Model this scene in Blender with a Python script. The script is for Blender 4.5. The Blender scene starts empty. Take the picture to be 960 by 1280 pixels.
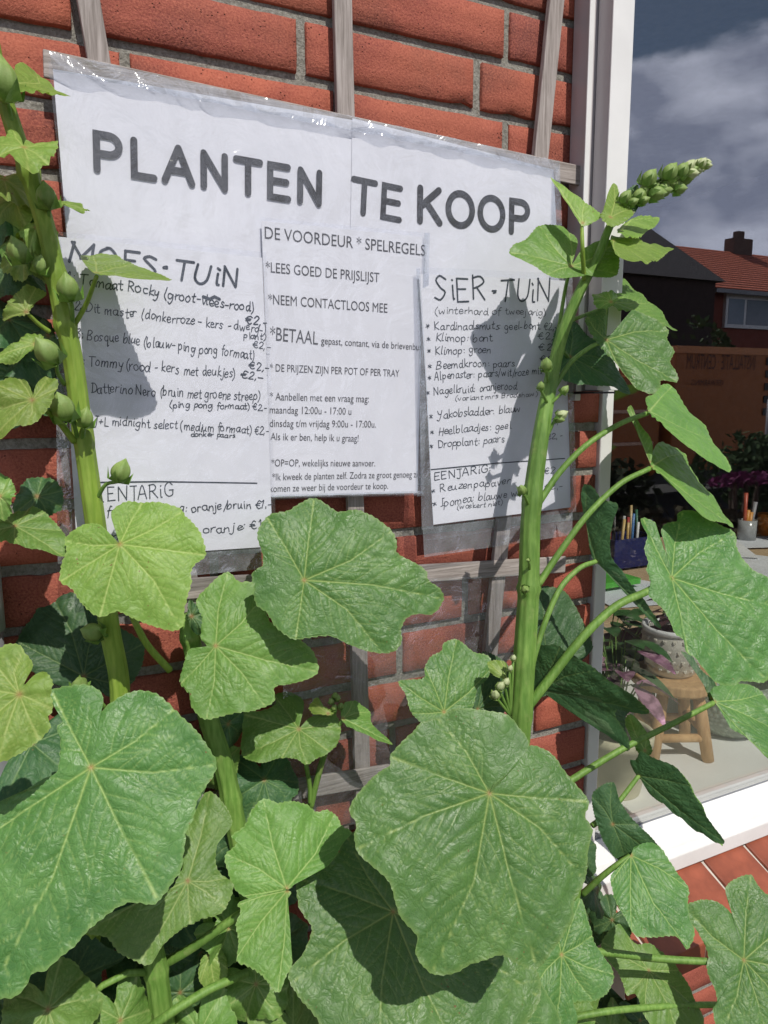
import bpy, bmesh, math, random
import numpy as np
from mathutils import Vector, Matrix
random.seed(7); rng = np.random.RandomState(5)
S = bpy.context.scene
COL = S.collection
GZ = 1.90                                   # height of the wall datum above the ground
# ------------------------------------------------------------------ camera
F = 916.93
R = np.array([[0.8998775, -0.4361116, -0.0052035],
              [-0.0730382, -0.1389241, -0.9876060],
              [0.4299835, 0.8891045, -0.1568674]])          # rows: right, down, forward
CP = np.array([0.2249065, -0.7929130, -0.3369531 + GZ])
cam = bpy.data.cameras.new('camera'); co = bpy.data.objects.new('camera', cam); COL.objects.link(co)
cam.sensor_fit = 'HORIZONTAL'; cam.sensor_width = 36; cam.lens = 36 * F / 960
cam.clip_start = 0.01; cam.clip_end = 2000
co.matrix_world = Matrix(((R[0][0], -R[1][0], -R[2][0], CP[0]), (R[0][1], -R[1][1], -R[2][1], CP[1]),
                          (R[0][2], -R[1][2], -R[2][2], CP[2]), (0, 0, 0, 1)))
S.camera = co
S.render.resolution_x = 768; S.render.resolution_y = 1024
S.view_settings.view_transform = 'Standard'; S.view_settings.look = 'None'
S.view_settings.exposure = 0.0; S.view_settings.gamma = 1
# ------------------------------------------------------------------ sun and sky
AZ, EL = math.radians(2.5), math.radians(50)
SUN = Vector((math.sin(AZ) * math.cos(EL), -math.cos(AZ) * math.cos(EL), math.sin(EL)))
sl = bpy.data.lights.new('sun', 'SUN'); so = bpy.data.objects.new('sun', sl); COL.objects.link(so)
sl.energy = 4.3; sl.angle = math.radians(0.5); sl.color = (1, 0.955, 0.88)
so.location = (0, -5, 8); so.rotation_euler = SUN.to_track_quat('Z', 'Y').to_euler()
W = bpy.data.worlds.new('World'); S.world = W; W.use_nodes = True
nt = W.node_tree; N = nt.nodes; Lk = nt.links
bg = N['Background']; bg.inputs[1].default_value = 0.064
sky = N.new('ShaderNodeTexSky'); sky.sky_type = 'NISHITA'; sky.sun_disc = False
sky.sun_elevation = EL; sky.sun_rotation = math.atan2(SUN.x, SUN.y); sky.air_density = 1.0; sky.dust_density = 0.6; sky.ozone_density = 1.5
tc = N.new('ShaderNodeTexCoord'); mp = N.new('ShaderNodeMapping'); mp.inputs['Scale'].default_value = (1, 1, 1.9)
mp.inputs['Location'].default_value = (1.37, 0.2, 0.06)
cn = N.new('ShaderNodeTexNoise'); cn.inputs['Scale'].default_value = 2.1; cn.inputs['Detail'].default_value = 9; cn.inputs['Roughness'].default_value = 0.52
sx = N.new('ShaderNodeSeparateXYZ')
hm = N.new('ShaderNodeMapRange'); hm.inputs[1].default_value = 0.335; hm.inputs[2].default_value = 0.445; hm.inputs[3].default_value = 0.22; hm.inputs[4].default_value = -0.32
ad = N.new('ShaderNodeMath'); ad.operation = 'ADD'
cr = N.new('ShaderNodeMapRange'); cr.interpolation_type = 'SMOOTHSTEP'; cr.inputs[1].default_value = 0.50; cr.inputs[2].default_value = 0.57
sh = N.new('ShaderNodeTexNoise'); sh.inputs['Scale'].default_value = 5; sh.inputs['Detail'].default_value = 6
shr = N.new('ShaderNodeValToRGB'); shr.color_ramp.elements[0].position = .38; shr.color_ramp.elements[0].color = (7.5, 8.2, 11, 1)
shr.color_ramp.elements[1].position = .62; shr.color_ramp.elements[1].color = (24., 24.5, 28, 1)
mx = N.new('ShaderNodeMixRGB')
Lk.new(tc.outputs['Generated'], mp.inputs[0]); Lk.new(mp.outputs[0], cn.inputs[0]); Lk.new(mp.outputs[0], sh.inputs[0])
Lk.new(tc.outputs['Generated'], sx.inputs[0]); Lk.new(sx.outputs[2], hm.inputs[0]); Lk.new(hm.outputs[0], ad.inputs[0]); Lk.new(cn.outputs[0], ad.inputs[1])
Lk.new(ad.outputs[0], cr.inputs[0]); Lk.new(cr.outputs[0], mx.inputs[0]); Lk.new(sky.outputs[0], mx.inputs[1])
Lk.new(sh.outputs[0], shr.inputs[0]); Lk.new(shr.outputs[0], mx.inputs[2]); Lk.new(mx.outputs[0], bg.inputs[0])

# ------------------------------------------------------------------ helpers
def ray(x, y): return R.T @ np.array([(x - 480) / F, (y - 640) / F, 1.0])
def at(x, y, d=0.0):                          # point seen at photo position x,y on the plane d metres in front of the wall
    r = ray(x, y); return CP + (-d - CP[1]) / r[1] * r
def onz(x, y, z):
    r = ray(x, y); return CP + (z - CP[2]) / r[2] * r
GLY = 0.05
def refl(x, y, D):                            # where the thing mirrored in the window pane stands, D metres in front of the wall
    r = ray(x, y); r[1] *= -1; c = CP.copy(); c[1] = 2 * GLY - c[1]; return c + (-D - c[1]) / r[1] * r
def pts(s, sc=1.0, ox=0, oy=0):
    return [(float(a.split(',')[0]) / sc + ox, float(a.split(',')[1]) / sc + oy) for a in s.split()]

def tag(o, label=None, cat=None, group=None, kind=None):
    if label: o['label'] = label
    if cat: o['category'] = cat
    if group: o['group'] = group
    if kind: o['kind'] = kind
    return o
def empty(name, loc, label, cat, group=None):
    o = bpy.data.objects.new(name, None); COL.objects.link(o); o.location = loc; o.empty_display_size = .05
    return tag(o, label, cat, group)
def worldloc(o):
    v = Vector(o.location); p = o.parent
    while p: v += Vector(p.location); p = p.parent
    return v
def link(name, me, parent=None, origin=(0, 0, 0)):      # mesh is already relative to origin (world)
    o = bpy.data.objects.new(name, me); COL.objects.link(o)
    if parent: o.parent = parent; o.location = Vector(origin) - worldloc(parent)
    else: o.location = origin
    return o
def mesh(name, V, Fc, mat, parent=None, smooth=False, origin=None, attrs=None, uv=None):
    V = np.asarray(V, float)
    if origin is None: origin = V.mean(0)
    V = V - np.asarray(origin)
    me = bpy.data.meshes.new(name)
    me.from_pydata(V.tolist() if len(V) < 3000 else V, [], Fc.tolist() if isinstance(Fc, np.ndarray) else Fc)
    for m in (mat if isinstance(mat, (list, tuple)) else [mat]): me.materials.append(m)
    if smooth: me.polygons.foreach_set('use_smooth', [True] * len(me.polygons))
    if attrs:
        for k, a in attrs.items():
            t = me.attributes.new(k, 'FLOAT', 'POINT'); t.data.foreach_set('value', np.asarray(a, np.float32))
    if uv is not None:
        t = me.attributes.new('luv', 'FLOAT_VECTOR', 'POINT'); t.data.foreach_set('vector', np.asarray(uv, np.float32).ravel())
    me.update()
    return link(name, me, parent, origin)
class MB:
    def __init__(s): s.v = []; s.f = []
    def add(s, V, Fc):
        n = len(s.v); s.v += [tuple(map(float, v)) for v in V]; s.f += [tuple(i + n for i in f) for f in Fc]; return s
    def box(s, x0, x1, y0, y1, z0, z1):
        return s.add([(x, y, z) for x in (x0, x1) for y in (y0, y1) for z in (z0, z1)],
                     [(0, 1, 3, 2), (4, 6, 7, 5), (0, 4, 5, 1), (2, 3, 7, 6), (0, 2, 6, 4), (1, 5, 7, 3)])
    def hull8(s, P):   # 8 corners: bottom 4 ccw then top 4
        return s.add(P, [(3, 2, 1, 0), (4, 5, 6, 7), (0, 1, 5, 4), (1, 2, 6, 5), (2, 3, 7, 6), (3, 0, 4, 7)])
    def prism(s, prof, axis, a, b):   # closed profile (list of 2-tuples) extruded along axis 0/1/2
        n = len(prof); V = []
        for t in (a, b):
            for p in prof:
                q = [p[0], p[1]]; q.insert(axis, t); V.append(q)
        return s.add(V, [tuple(range(n))[::-1], tuple(range(n, 2 * n))] + [(i, (i + 1) % n, n + (i + 1) % n, n + i) for i in range(n)])
    def build(s, name, mat, parent=None, bevel=0, smooth=False, origin=None, seg=2):
        o = mesh(name, s.v, s.f, mat, parent, smooth, origin)
        if bevel:
            m = o.modifiers.new('bevel', 'BEVEL'); m.width = bevel; m.segments = seg; m.limit_method = 'ANGLE'
        return o
def crom(P, n):
    P = np.asarray(P, float); K = len(P)
    Q = np.vstack([2 * P[0] - P[1], P, 2 * P[-1] - P[-2]]); out = []
    for i in range(K - 1):
        p0, p1, p2, p3 = Q[i:i + 4]
        for t in np.linspace(0, 1, n, endpoint=False):
            out.append(.5 * ((2 * p1) + (-p0 + p2) * t + (2 * p0 - 5 * p1 + 4 * p2 - p3) * t * t + (-p0 + 3 * p1 - 3 * p2 + p3) * t ** 3))
    out.append(P[-1]); return np.array(out)
def tube_geo(P, rad, seg=12, ridge=0.0, nr=5, caps=True, flat=1.0):
    P = np.asarray(P, float); n = len(P); rad = np.interp(np.linspace(0, 1, n), np.linspace(0, 1, len(rad)), rad)
    T = np.gradient(P, axis=0); T /= np.linalg.norm(T, axis=1)[:, None] + 1e-12
    a = np.array([0, 0, 1.]) if abs(T[0][2]) < .9 else np.array([1., 0, 0]); u = np.cross(a, T[0]); u /= np.linalg.norm(u)
    V = []
    for i in range(n):
        u = u - T[i] * np.dot(u, T[i]); u /= np.linalg.norm(u); w = np.cross(T[i], u)
        for k in range(seg):
            th = 2 * math.pi * k / seg; r = rad[i] * (1 + ridge * math.cos(nr * th))
            V.append(P[i] + r * (math.cos(th) * u + flat * math.sin(th) * w))
    Fc = [(i * seg + k, i * seg + (k + 1) % seg, (i + 1) * seg + (k + 1) % seg, (i + 1) * seg + k) for i in range(n - 1) for k in range(seg)]
    if caps: Fc += [tuple(range(seg))[::-1], tuple((n - 1) * seg + k for k in range(seg))]
    return V, Fc
def lathe_geo(prof, c, seg=32):   # prof: (r,z) list
    V = []; n = len(prof)
    for r, z in prof:
        for k in range(seg):
            th = 2 * math.pi * k / seg; V.append((c[0] + r * math.cos(th), c[1] + r * math.sin(th), c[2] + z))
    Fc = [(i * seg + k, i * seg + (k + 1) % seg, (i + 1) * seg + (k + 1) % seg, (i + 1) * seg + k) for i in range(n - 1) for k in range(seg)]
    return V, Fc

# ------------------------------------------------------------------ materials
class Mat:
    def __init__(s, name, col=(.5, .5, .5), rough=.5, spec=.5, metal=0):
        s.m = bpy.data.materials.new(name); s.m.use_nodes = True; s.t = s.m.node_tree; s.b = s.t.nodes['Principled BSDF']
        s.b.inputs['Base Color'].default_value = (*col, 1); s.b.inputs['Roughness'].default_value = rough
        s.b.inputs['Specular IOR Level'].default_value = spec; s.b.inputs['Metallic'].default_value = metal
    def n(s, t, **k):
        q = s.t.nodes.new('ShaderNode' + t)
        for a, b in k.items():
            if a.startswith('_'): setattr(q, a[1:], b)
            else: q.inputs[a.replace('_', ' ')].default_value = b
        return q
    def l(s, a, b): s.t.links.new(a, b)
    def noise(s, scale, det=4, rough=.55, vec=None, dist=0):
        q = s.n('TexNoise'); q.inputs['Scale'].default_value = scale; q.inputs['Detail'].default_value = det; q.inputs['Roughness'].default_value = rough
        q.inputs['Distortion'].default_value = dist
        if vec is not None: s.l(vec, q.inputs['Vector'])
        return q.outputs[0]
    def ramp(s, f, stops):
        q = s.n('ValToRGB'); e = q.color_ramp.elements
        e[0].position, e[0].color = stops[0][0], (*stops[0][1], 1); e[1].position, e[1].color = stops[-1][0], (*stops[-1][1], 1)
        for p, c in stops[1:-1]: x = e.new(p); x.color = (*c, 1)
        s.l(f, q.inputs[0]); return q.outputs[0]
    def rng(s, f, a, b, c=0, d=1, smooth=False):
        q = s.n('MapRange'); 
        for i, v in enumerate((a, b, c, d)): q.inputs[i + 1].default_value = v
        if smooth: q.interpolation_type = 'SMOOTHSTEP'
        s.l(f, q.inputs[0]); return q.outputs[0]
    def math(s, op, a, b=None):
        q = s.n('Math'); q.operation = op
        for i, v in enumerate((a, b)):
            if v is None: continue
            if isinstance(v, (int, float)): q.inputs[i].default_value = v
            else: s.l(v, q.inputs[i])
        return q.outputs[0]
    def mix(s, f, a, b, mode='MIX'):
        q = s.n('MixRGB'); q.blend_type = mode
        for i, v in enumerate((f, a, b)):
            if isinstance(v, (int, float)): q.inputs[i].default_value = v
            elif isinstance(v, tuple): q.inputs[i].default_value = (*v, 1)
            else: s.l(v, q.inputs[i])
        return q.outputs[0]
    def bump(s, h, st, dist=.001, prev=None):
        q = s.n('Bump'); q.inputs['Strength'].default_value = st; q.inputs['Distance'].default_value = dist; s.l(h, q.inputs['Height'])
        if prev is not None: s.l(prev, q.inputs['Normal'])
        return q.outputs[0]
    def obj(s, scale=None, off=False):
        c = s.n('TexCoord').outputs['Object']
        if off:
            r = s.n('ObjectInfo').outputs['Random']; v = s.n('VectorMath'); v.operation = 'ADD'; k = s.n('CombineXYZ')
            s.l(s.math('MULTIPLY', r, 37.0), k.inputs[0]); s.l(s.math('MULTIPLY', r, 19.0), k.inputs[2]); s.l(c, v.inputs[0]); s.l(k.outputs[0], v.inputs[1]); c = v.outputs[0]
        if scale:
            m = s.n('Mapping'); m.inputs['Scale'].default_value = scale; s.l(c, m.inputs[0]); c = m.outputs[0]
        return c
    def base(s, c): s.l(c, s.b.inputs['Base Color'])
    def norm(s, c): s.l(c, s.b.inputs['Normal'])
def plain(name, col, rough=.5, spec=.5, metal=0, var=.12, scale=30):
    m = Mat(name, col, rough, spec, metal); c = m.obj()
    f = m.noise(scale, 4, .6, c); m.base(m.mix(m.rng(f, .3, .7), tuple(x * (1 - var) for x in col), tuple(min(1, x * (1 + var)) for x in col)))
    m.norm(m.bump(m.noise(scale * 12, 3, .6, c), .15, .0006)); return m.m

def mk_brick():
    m = Mat('fired_red_brick', rough=.78, spec=.35); c = m.obj(off=True); rn = m.n('ObjectInfo').outputs['Random']
    big = m.noise(9, 4, .6, c, .4)
    col = m.ramp(big, [(.32, (.130, .036, .028)), (.48, (.290, .066, .042)), (.68, (.42, .110, .062))])
    col = m.mix(m.rng(rn, 0, 1, 0, .75), col, (.20, .050, .042), 'MIX'); col = m.mix(m.rng(m.noise(3.5, 3, .6, c), .45, .7, 0, .35), col, (.40, .125, .06))
    fine = m.noise(420, 4, .7, c); col = m.mix(m.rng(fine, .44, .66, .0, .55), col, (.48, .16, .095))
    col = m.mix(m.rng(fine, .30, .44, .6, 0), col, (.12, .032, .022))
    vor = m.n('TexVoronoi', Scale=230); m.l(c, vor.inputs['Vector'])
    mask = m.math('MULTIPLY', m.rng(vor.outputs[0], .0, .24, 1, 0, True), m.rng(m.noise(50, 3, .6, c), .50, .64, 0, 1, True))
    col = m.mix(m.math('MULTIPLY', mask, .85), col, (.055, .02, .014))
    lime = m.math('MULTIPLY', m.rng(m.noise(600, 2, .5, c), .70, .78, 0, .8, True), m.rng(m.noise(14, 2, .5, c), .48, .62, 0, 1, True))
    col = m.mix(lime, col, (.60, .45, .38)); m.base(col)
    h = m.math('SUBTRACT', m.math('MULTIPLY', fine, .5), m.math('MULTIPLY', mask, 1.2)); h = m.math('ADD', h, m.math('MULTIPLY', m.noise(70, 5, .65, c), .7))
    m.norm(m.bump(h, .95, .0028)); return m.m
def mk_mortar():
    m = Mat('sandy_grey_mortar', rough=.95, spec=.1); c = m.obj()
    f = m.noise(260, 6, .75, c); b = m.noise(14, 3, .6, c)
    col = m.ramp(f, [(.30, (.13, .125, .105)), (.5, (.31, .30, .265)), (.7, (.46, .45, .40))]); col = m.mix(m.rng(b, .35, .7, 0, .4), col, (.24, .235, .20)); m.base(col)
    m.norm(m.bump(m.math('ADD', f, m.noise(60, 4, .6, c)), 1.0, .004)); return m.m
def mk_wood(name, a, b, sc=(60, 60, 3), pale=None):
    m = Mat(name, rough=.75, spec=.25); c = m.obj(sc, off=True); f = m.noise(6, 6, .65, c, .3)
    col = m.ramp(f, [(.3, a), (.7, b)]); m.base(col)
    m.norm(m.bump(f, .6, .0012)); return m.m
def mk_leaf(name, dark, light, veinc, back, trans, gloss=.42, bumps=1.0, spot=.0):
    m = Mat(name, rough=gloss, spec=.36); uvn = m.n('Attribute'); uvn.attribute_name = 'luv'; uv = uvn.outputs['Vector']
    va = m.n('Attribute'); va.attribute_name = 'vein'; vein = va.outputs['Fac']
    ea = m.n('Attribute'); ea.attribute_name = 'edge'; edge = ea.outputs['Fac']
    big = m.noise(16, 4, .6, uv, .3); fin = m.noise(900, 3, .6, uv)
    col = m.mix(m.rng(big, .3, .7), dark, light)
    w = m.noise(70, 2, .5, uv); wv = m.n('VectorMath'); wv.operation = 'SCALE'; wv.inputs['Scale'].default_value = .02
    nz = m.n('TexNoise'); nz.inputs['Scale'].default_value = 60; m.l(uv, nz.inputs['Vector']); m.l(nz.outputs['Color'], wv.inputs[0])
    av = m.n('VectorMath'); av.operation = 'ADD'; m.l(uv, av.inputs[0]); m.l(wv.outputs[0], av.inputs[1])
    v1 = m.n('TexVoronoi'); v1.feature = 'DISTANCE_TO_EDGE'; v1.inputs['Scale'].default_value = 125; m.l(av.outputs[0], v1.inputs['Vector'])
    v2 = m.n('TexVoronoi'); v2.feature = 'DISTANCE_TO_EDGE'; v2.inputs['Scale'].default_value = 330; m.l(av.outputs[0], v2.inputs['Vector'])
    e1 = m.rng(v1.outputs[0], 0, .09, 1, 0, True); e2 = m.rng(v2.outputs[0], 0, .12, 1, 0, True)
    col = m.mix(m.math('MULTIPLY', e1, .28), col, tuple(x * .62 for x in dark)); col = m.mix(m.math('MULTIPLY', e2, .08), col, veinc)
    col = m.mix(m.math('MULTIPLY', m.rng(fin, .62, .72, 0, 1), .12), col, (.45, .55, .30))
    col = m.mix(m.math('MULTIPLY', vein, .80), col, veinc)
    ha = m.n('Attribute'); ha.attribute_name = 'hub'; col = m.mix(m.math('MULTIPLY', ha.outputs['Fac'], .75), col, (.30, .12, .05))
    col = m.mix(m.math('MULTIPLY', edge, .30), col, (min(1, veinc[0] * 1.0), veinc[1], veinc[2]))
    pat = m.rng(m.noise(22, 3, .6, uv, .6), .60, .78, 0, .10, True); col = m.mix(pat, col, tuple(min(1, x * f_) for x, f_ in zip(light, (1.7, 1.25, .9))))
    sp1 = m.math('MULTIPLY', m.rng(m.noise(300, 1, .4, uv), .735, .76, 0, 1, True), m.rng(m.noise(13, 2, .5, uv), .52, .62, 0, 1, True)); col = m.mix(m.math('MULTIPLY', sp1, .85), col, (.16, .085, .03))
    rn = m.n('ObjectInfo').outputs['Random']; hs = m.n('HueSaturation'); m.l(m.rng(rn, 0, 1, .492, .508), hs.inputs['Hue']); m.l(m.rng(rn, 0, 1, .84, 1.16), hs.inputs['Value']); m.l(col, hs.inputs['Color'])
    col = hs.outputs[0]
    geo = m.n('NewGeometry'); col = m.mix(geo.outputs['Backfacing'], col, m.mix(m.math('MULTIPLY', vein, .6), back, tuple(min(1, x * 1.5) for x in back)))
    m.base(col)
    h = m.math('ADD', m.math('MULTIPLY', m.rng(v1.outputs[0], 0, .35, 0, 1, True), .8), m.math('MULTIPLY', m.rng(v2.outputs[0], 0, .3, 0, 1, True), .22))
    h = m.math('ADD', h, m.math('MULTIPLY', fin, .12)); h = m.math('MULTIPLY', h, m.rng(m.noise(18, 2, .5, uv), .35, .65, .45, 1.3)); m.norm(m.bump(h, (.46) * bumps, .0018))
    m.l(m.rng(m.noise(35, 3, .6, uv), .3, .7, gloss - .07, gloss + .12), m.b.inputs['Roughness'])
    tr = m.n('BsdfTranslucent'); tcol = m.mix(1.0, col, (1.25, 1.35, .45), 'MULTIPLY'); m.l(tcol, tr.inputs['Color'])
    ms = m.n('MixShader'); ms.inputs[0].default_value = trans; m.l(m.b.outputs[0], ms.inputs[1]); m.l(tr.outputs[0], ms.inputs[2])
    m.l(ms.outputs[0], m.t.nodes['Material Output'].inputs['Surface']); return m.m
def mk_stem(name, a, b):
    m = Mat(name, rough=.5, spec=.4); c = m.obj((1, 1, .12), off=True); f = m.noise(260, 3, .6, c)
    f2 = m.noise(18, 3, .6, m.obj())
    col = m.mix(m.rng(f, .35, .7), a, b); col = m.mix(m.rng(f2, .42, .72, 0, .7), col, tuple(x * .62 for x in a)); col = m.mix(m.rng(m.noise(55, 4, .6, m.obj()), .60, .72, 0, .35), col, (.34, .36, .14)); m.base(col)
    m.norm(m.bump(m.math('ADD', f, m.noise(1400, 2, .5, m.obj())), .35, .0008))
    tr = m.n('BsdfTranslucent'); m.l(col, tr.inputs['Color']); ms = m.n('MixShader'); ms.inputs[0].default_value = .12
    m.l(m.b.outputs[0], ms.inputs[1]); m.l(tr.outputs[0], ms.inputs[2]); m.l(ms.outputs[0], m.t.nodes['Material Output'].inputs['Surface']); return m.m
def mk_paper():
    m = Mat('white_copier_paper', rough=.7, spec=.25); c = m.obj(); f = m.noise(8, 4, .6, c)
    m.base(m.mix(m.rng(f, .3, .7), (.60, .605, .65), (.66, .665, .71))); m.norm(m.bump(m.noise(18, 4, .6, c, 1.0), .4, .003)); return m.m
def schlick(m, f0, nrm_=None):
    lw_ = m.n('LayerWeight'); lw_.inputs[0].default_value = .5
    if nrm_ is not None: m.l(nrm_, lw_.inputs['Normal'])
    return m.math('ADD', m.math('MULTIPLY', m.math('POWER', lw_.outputs['Facing'], 5.0), 1 - f0), f0)
def mk_plastic(name, haze, gloss, rough, tint=(1, 1, 1), wr=1.0):
    m = Mat(name); t = m.t; m.t.nodes.remove(m.b); c = m.obj((1, 1, 1))
    a = m.noise(16, 4, .6, c, 1.5); w = m.n('TexWave'); w.inputs['Scale'].default_value = 9; w.inputs['Distortion'].default_value = 9; w.inputs['Detail'].default_value = 3; m.l(c, w.inputs['Vector'])
    nr = m.bump(m.math('ADD', a, m.math('MULTIPLY', w.outputs['Fac'], .25)), .9 * wr, .008)
    tp = m.n('BsdfTransparent'); tp.inputs[0].default_value = (*tint, 1); df = m.n('BsdfDiffuse'); df.inputs[0].default_value = (.62, .66, .72, 1); m.l(nr, df.inputs['Normal'])
    m1 = m.n('MixShader'); m.l(m.rng(a, .3, .7, haze * .5, haze * 1.5), m1.inputs[0]); m.l(tp.outputs[0], m1.inputs[1]); m.l(df.outputs[0], m1.inputs[2])
    gl = m.n('BsdfGlossy'); gl.inputs['Roughness'].default_value = rough; m.l(nr, gl.inputs['Normal'])
    m2 = m.n('MixShader'); m.l(m.math('MULTIPLY', schlick(m, .045, nr), gloss), m2.inputs[0]); m.l(m1.outputs[0], m2.inputs[1]); m.l(gl.outputs[0], m2.inputs[2])
    m.l(m2.outputs[0], t.nodes['Material Output'].inputs['Surface']); return m.m
def mk_glass():
    m = Mat('double_glazing'); m.t.nodes.remove(m.b); tp = m.n('BsdfTransparent'); tp.inputs[0].default_value = (.99, 1, .99, 1)
    gl = m.n('BsdfGlossy'); gl.inputs['Roughness'].default_value = 0.0; gl.inputs['Color'].default_value = (.93, .95, 1, 1)
    ms = m.n('MixShader'); m.l(schlick(m, .19), ms.inputs[0]); m.l(tp.outputs[0], ms.inputs[1]); m.l(gl.outputs[0], ms.inputs[2])
    m.l(ms.outputs[0], m.t.nodes['Material Output'].inputs['Surface']); return m.m
M = {}
M['brick'] = mk_brick(); M['mortar'] = mk_mortar()
M['slat'] = mk_wood('weathered_slat_wood', (.17, .145, .13), (.40, .355, .335))
M['slath'] = mk_wood('weathered_rail_wood', (.17, .145, .13), (.42, .375, .35), (3, 60, 60))
M['pine'] = mk_wood('varnished_pine', (.42, .24, .11), (.62, .40, .20), (20, 20, 4))
M['desk'] = mk_wood('oak_desk_wood', (.42, .30, .18), (.58, .43, .27), (3, 30, 30))
M['leaf'] = mk_leaf('mature_hollyhock_leaf', (.056, .148, .034), (.102, .218, .054), (.29, .39, .12), (.13, .23, .07), .16, .43, .7)
M['leafm'] = mk_leaf('soft_green_leaf', (.092, .208, .036), (.150, .285, .058), (.32, .42, .14), (.17, .28, .08), .20, .47, .6)
M['leafy'] = mk_leaf('young_yellow_green_leaf', (.155, .268, .044), (.220, .340, .070), (.39, .47, .15), (.20, .31, .06), .30, .48, .6)
M['leafd'] = mk_leaf('shade_tinted_leaf', (.032, .092, .034), (.056, .132, .048), (.14, .22, .075), (.10, .18, .08), .15, .48, .7)  # darker leaf copy: shade of inner and turned-away leaves put into the colour
M['stemy'] = mk_stem('yellow_green_stem_skin', (.19, .31, .035), (.30, .42, .07)); M['stemg'] = mk_stem('green_stem_skin', (.12, .25, .04), (.23, .38, .085))  # yellow-green skin for the left stem and young leaf stalks, then plain green
M['bud'] = mk_stem('bud_calyx_skin', (.19, .30, .07), (.31, .42, .13)); M['budp'] = mk_stem('pale_bud_skin', (.42, .50, .24), (.60, .64, .38))
M['paper'] = mk_paper()
M['ink'] = plain('black_printer_ink', (.028, .028, .034), .45, .4); M['pen'] = plain('dark_marker_ink', (.016, .024, .040), .5, .4)
M['inkg'] = plain('small_print_ink', (.060, .060, .070), .5, .3)
M['plast'] = mk_plastic('clear_sleeve_plastic', .05, 1.2, .16, (.98, .985, 1), .45); M['plastb'] = mk_plastic('layered_sleeve_edge', .18, 2.4, .16, (.86, .88, .92), .8)
M['plaste'] = mk_plastic('empty_crinkled_sleeve', .08, 2.2, .16, (.90, .92, .93), 1.0)
M['glass'] = mk_glass()
M['white'] = plain('white_window_lacquer', (.68, .675, .665), .34, .5, var=.07, scale=9); M['track'] = plain('shade_tinted_lacquer', (.43, .40, .405), .35, .5, var=.03)  # track grey holds the shade of its sides; the lacquer itself is white
M['cap'] = plain('track_hollow_black', (.02, .02, .022), .5)  # black standing for the dark inside of the open track end
M['tile'] = plain('glazed_red_sill_tile', (.25, .068, .036), .40, .5, var=.34, scale=16); M['grout'] = plain('pale_grout', (.50, .45, .40), .9, .1)
M['board'] = plain('white_inner_board', (.82, .81, .78), .4, .4, var=.05, scale=5)

# ------------------------------------------------------------------ ground and the garden strip
g = MB(); g.add([(-300, -300, 0), (300, -300, 0), (300, 300, 0), (-300, 300, 0)], [(0, 1, 2, 3)])
gm = Mat('ground_earth', rough=.95); gm.base(gm.ramp(gm.noise(.8, 6, .6, gm.obj()), [(.3, (.07, .085, .045)), (.7, (.15, .14, .10))]))
tag(g.build('ground', gm.m), kind='structure')
rm = Mat('asphalt', rough=.9); rm.base(rm.ramp(rm.noise(30, 5, .7, rm.obj()), [(.3, (.04, .04, .042)), (.7, (.075, .073, .07))]))
tag(MB().add([(-60, -9.5, .004), (80, -9.5, .004), (80, -4.2, .004), (-60, -4.2, .004)], [(0, 1, 2, 3)]).build('road', rm.m), kind='structure')
pm = Mat('paving', rough=.9); pm.base(pm.ramp(pm.noise(12, 5, .7, pm.obj()), [(.3, (.16, .13, .11)), (.7, (.28, .24, .21))]))
tag(MB().box(-60, 80, -4.2, -2.4, -.05, .11).build('pavement', pm.m), kind='structure')
sm = Mat('dark_garden_soil', rough=1); sm.base(sm.ramp(sm.noise(40, 6, .7, sm.obj()), [(.3, (.02, .014, .01)), (.7, (.07, .05, .035))])); sm.norm(sm.bump(sm.noise(60, 6, .7, sm.obj()), 1, .03))
tag(MB().box(-.8, 3.2, -.55, .0, -.05, .06).build('soil_bed', sm.m), kind='structure')

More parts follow.
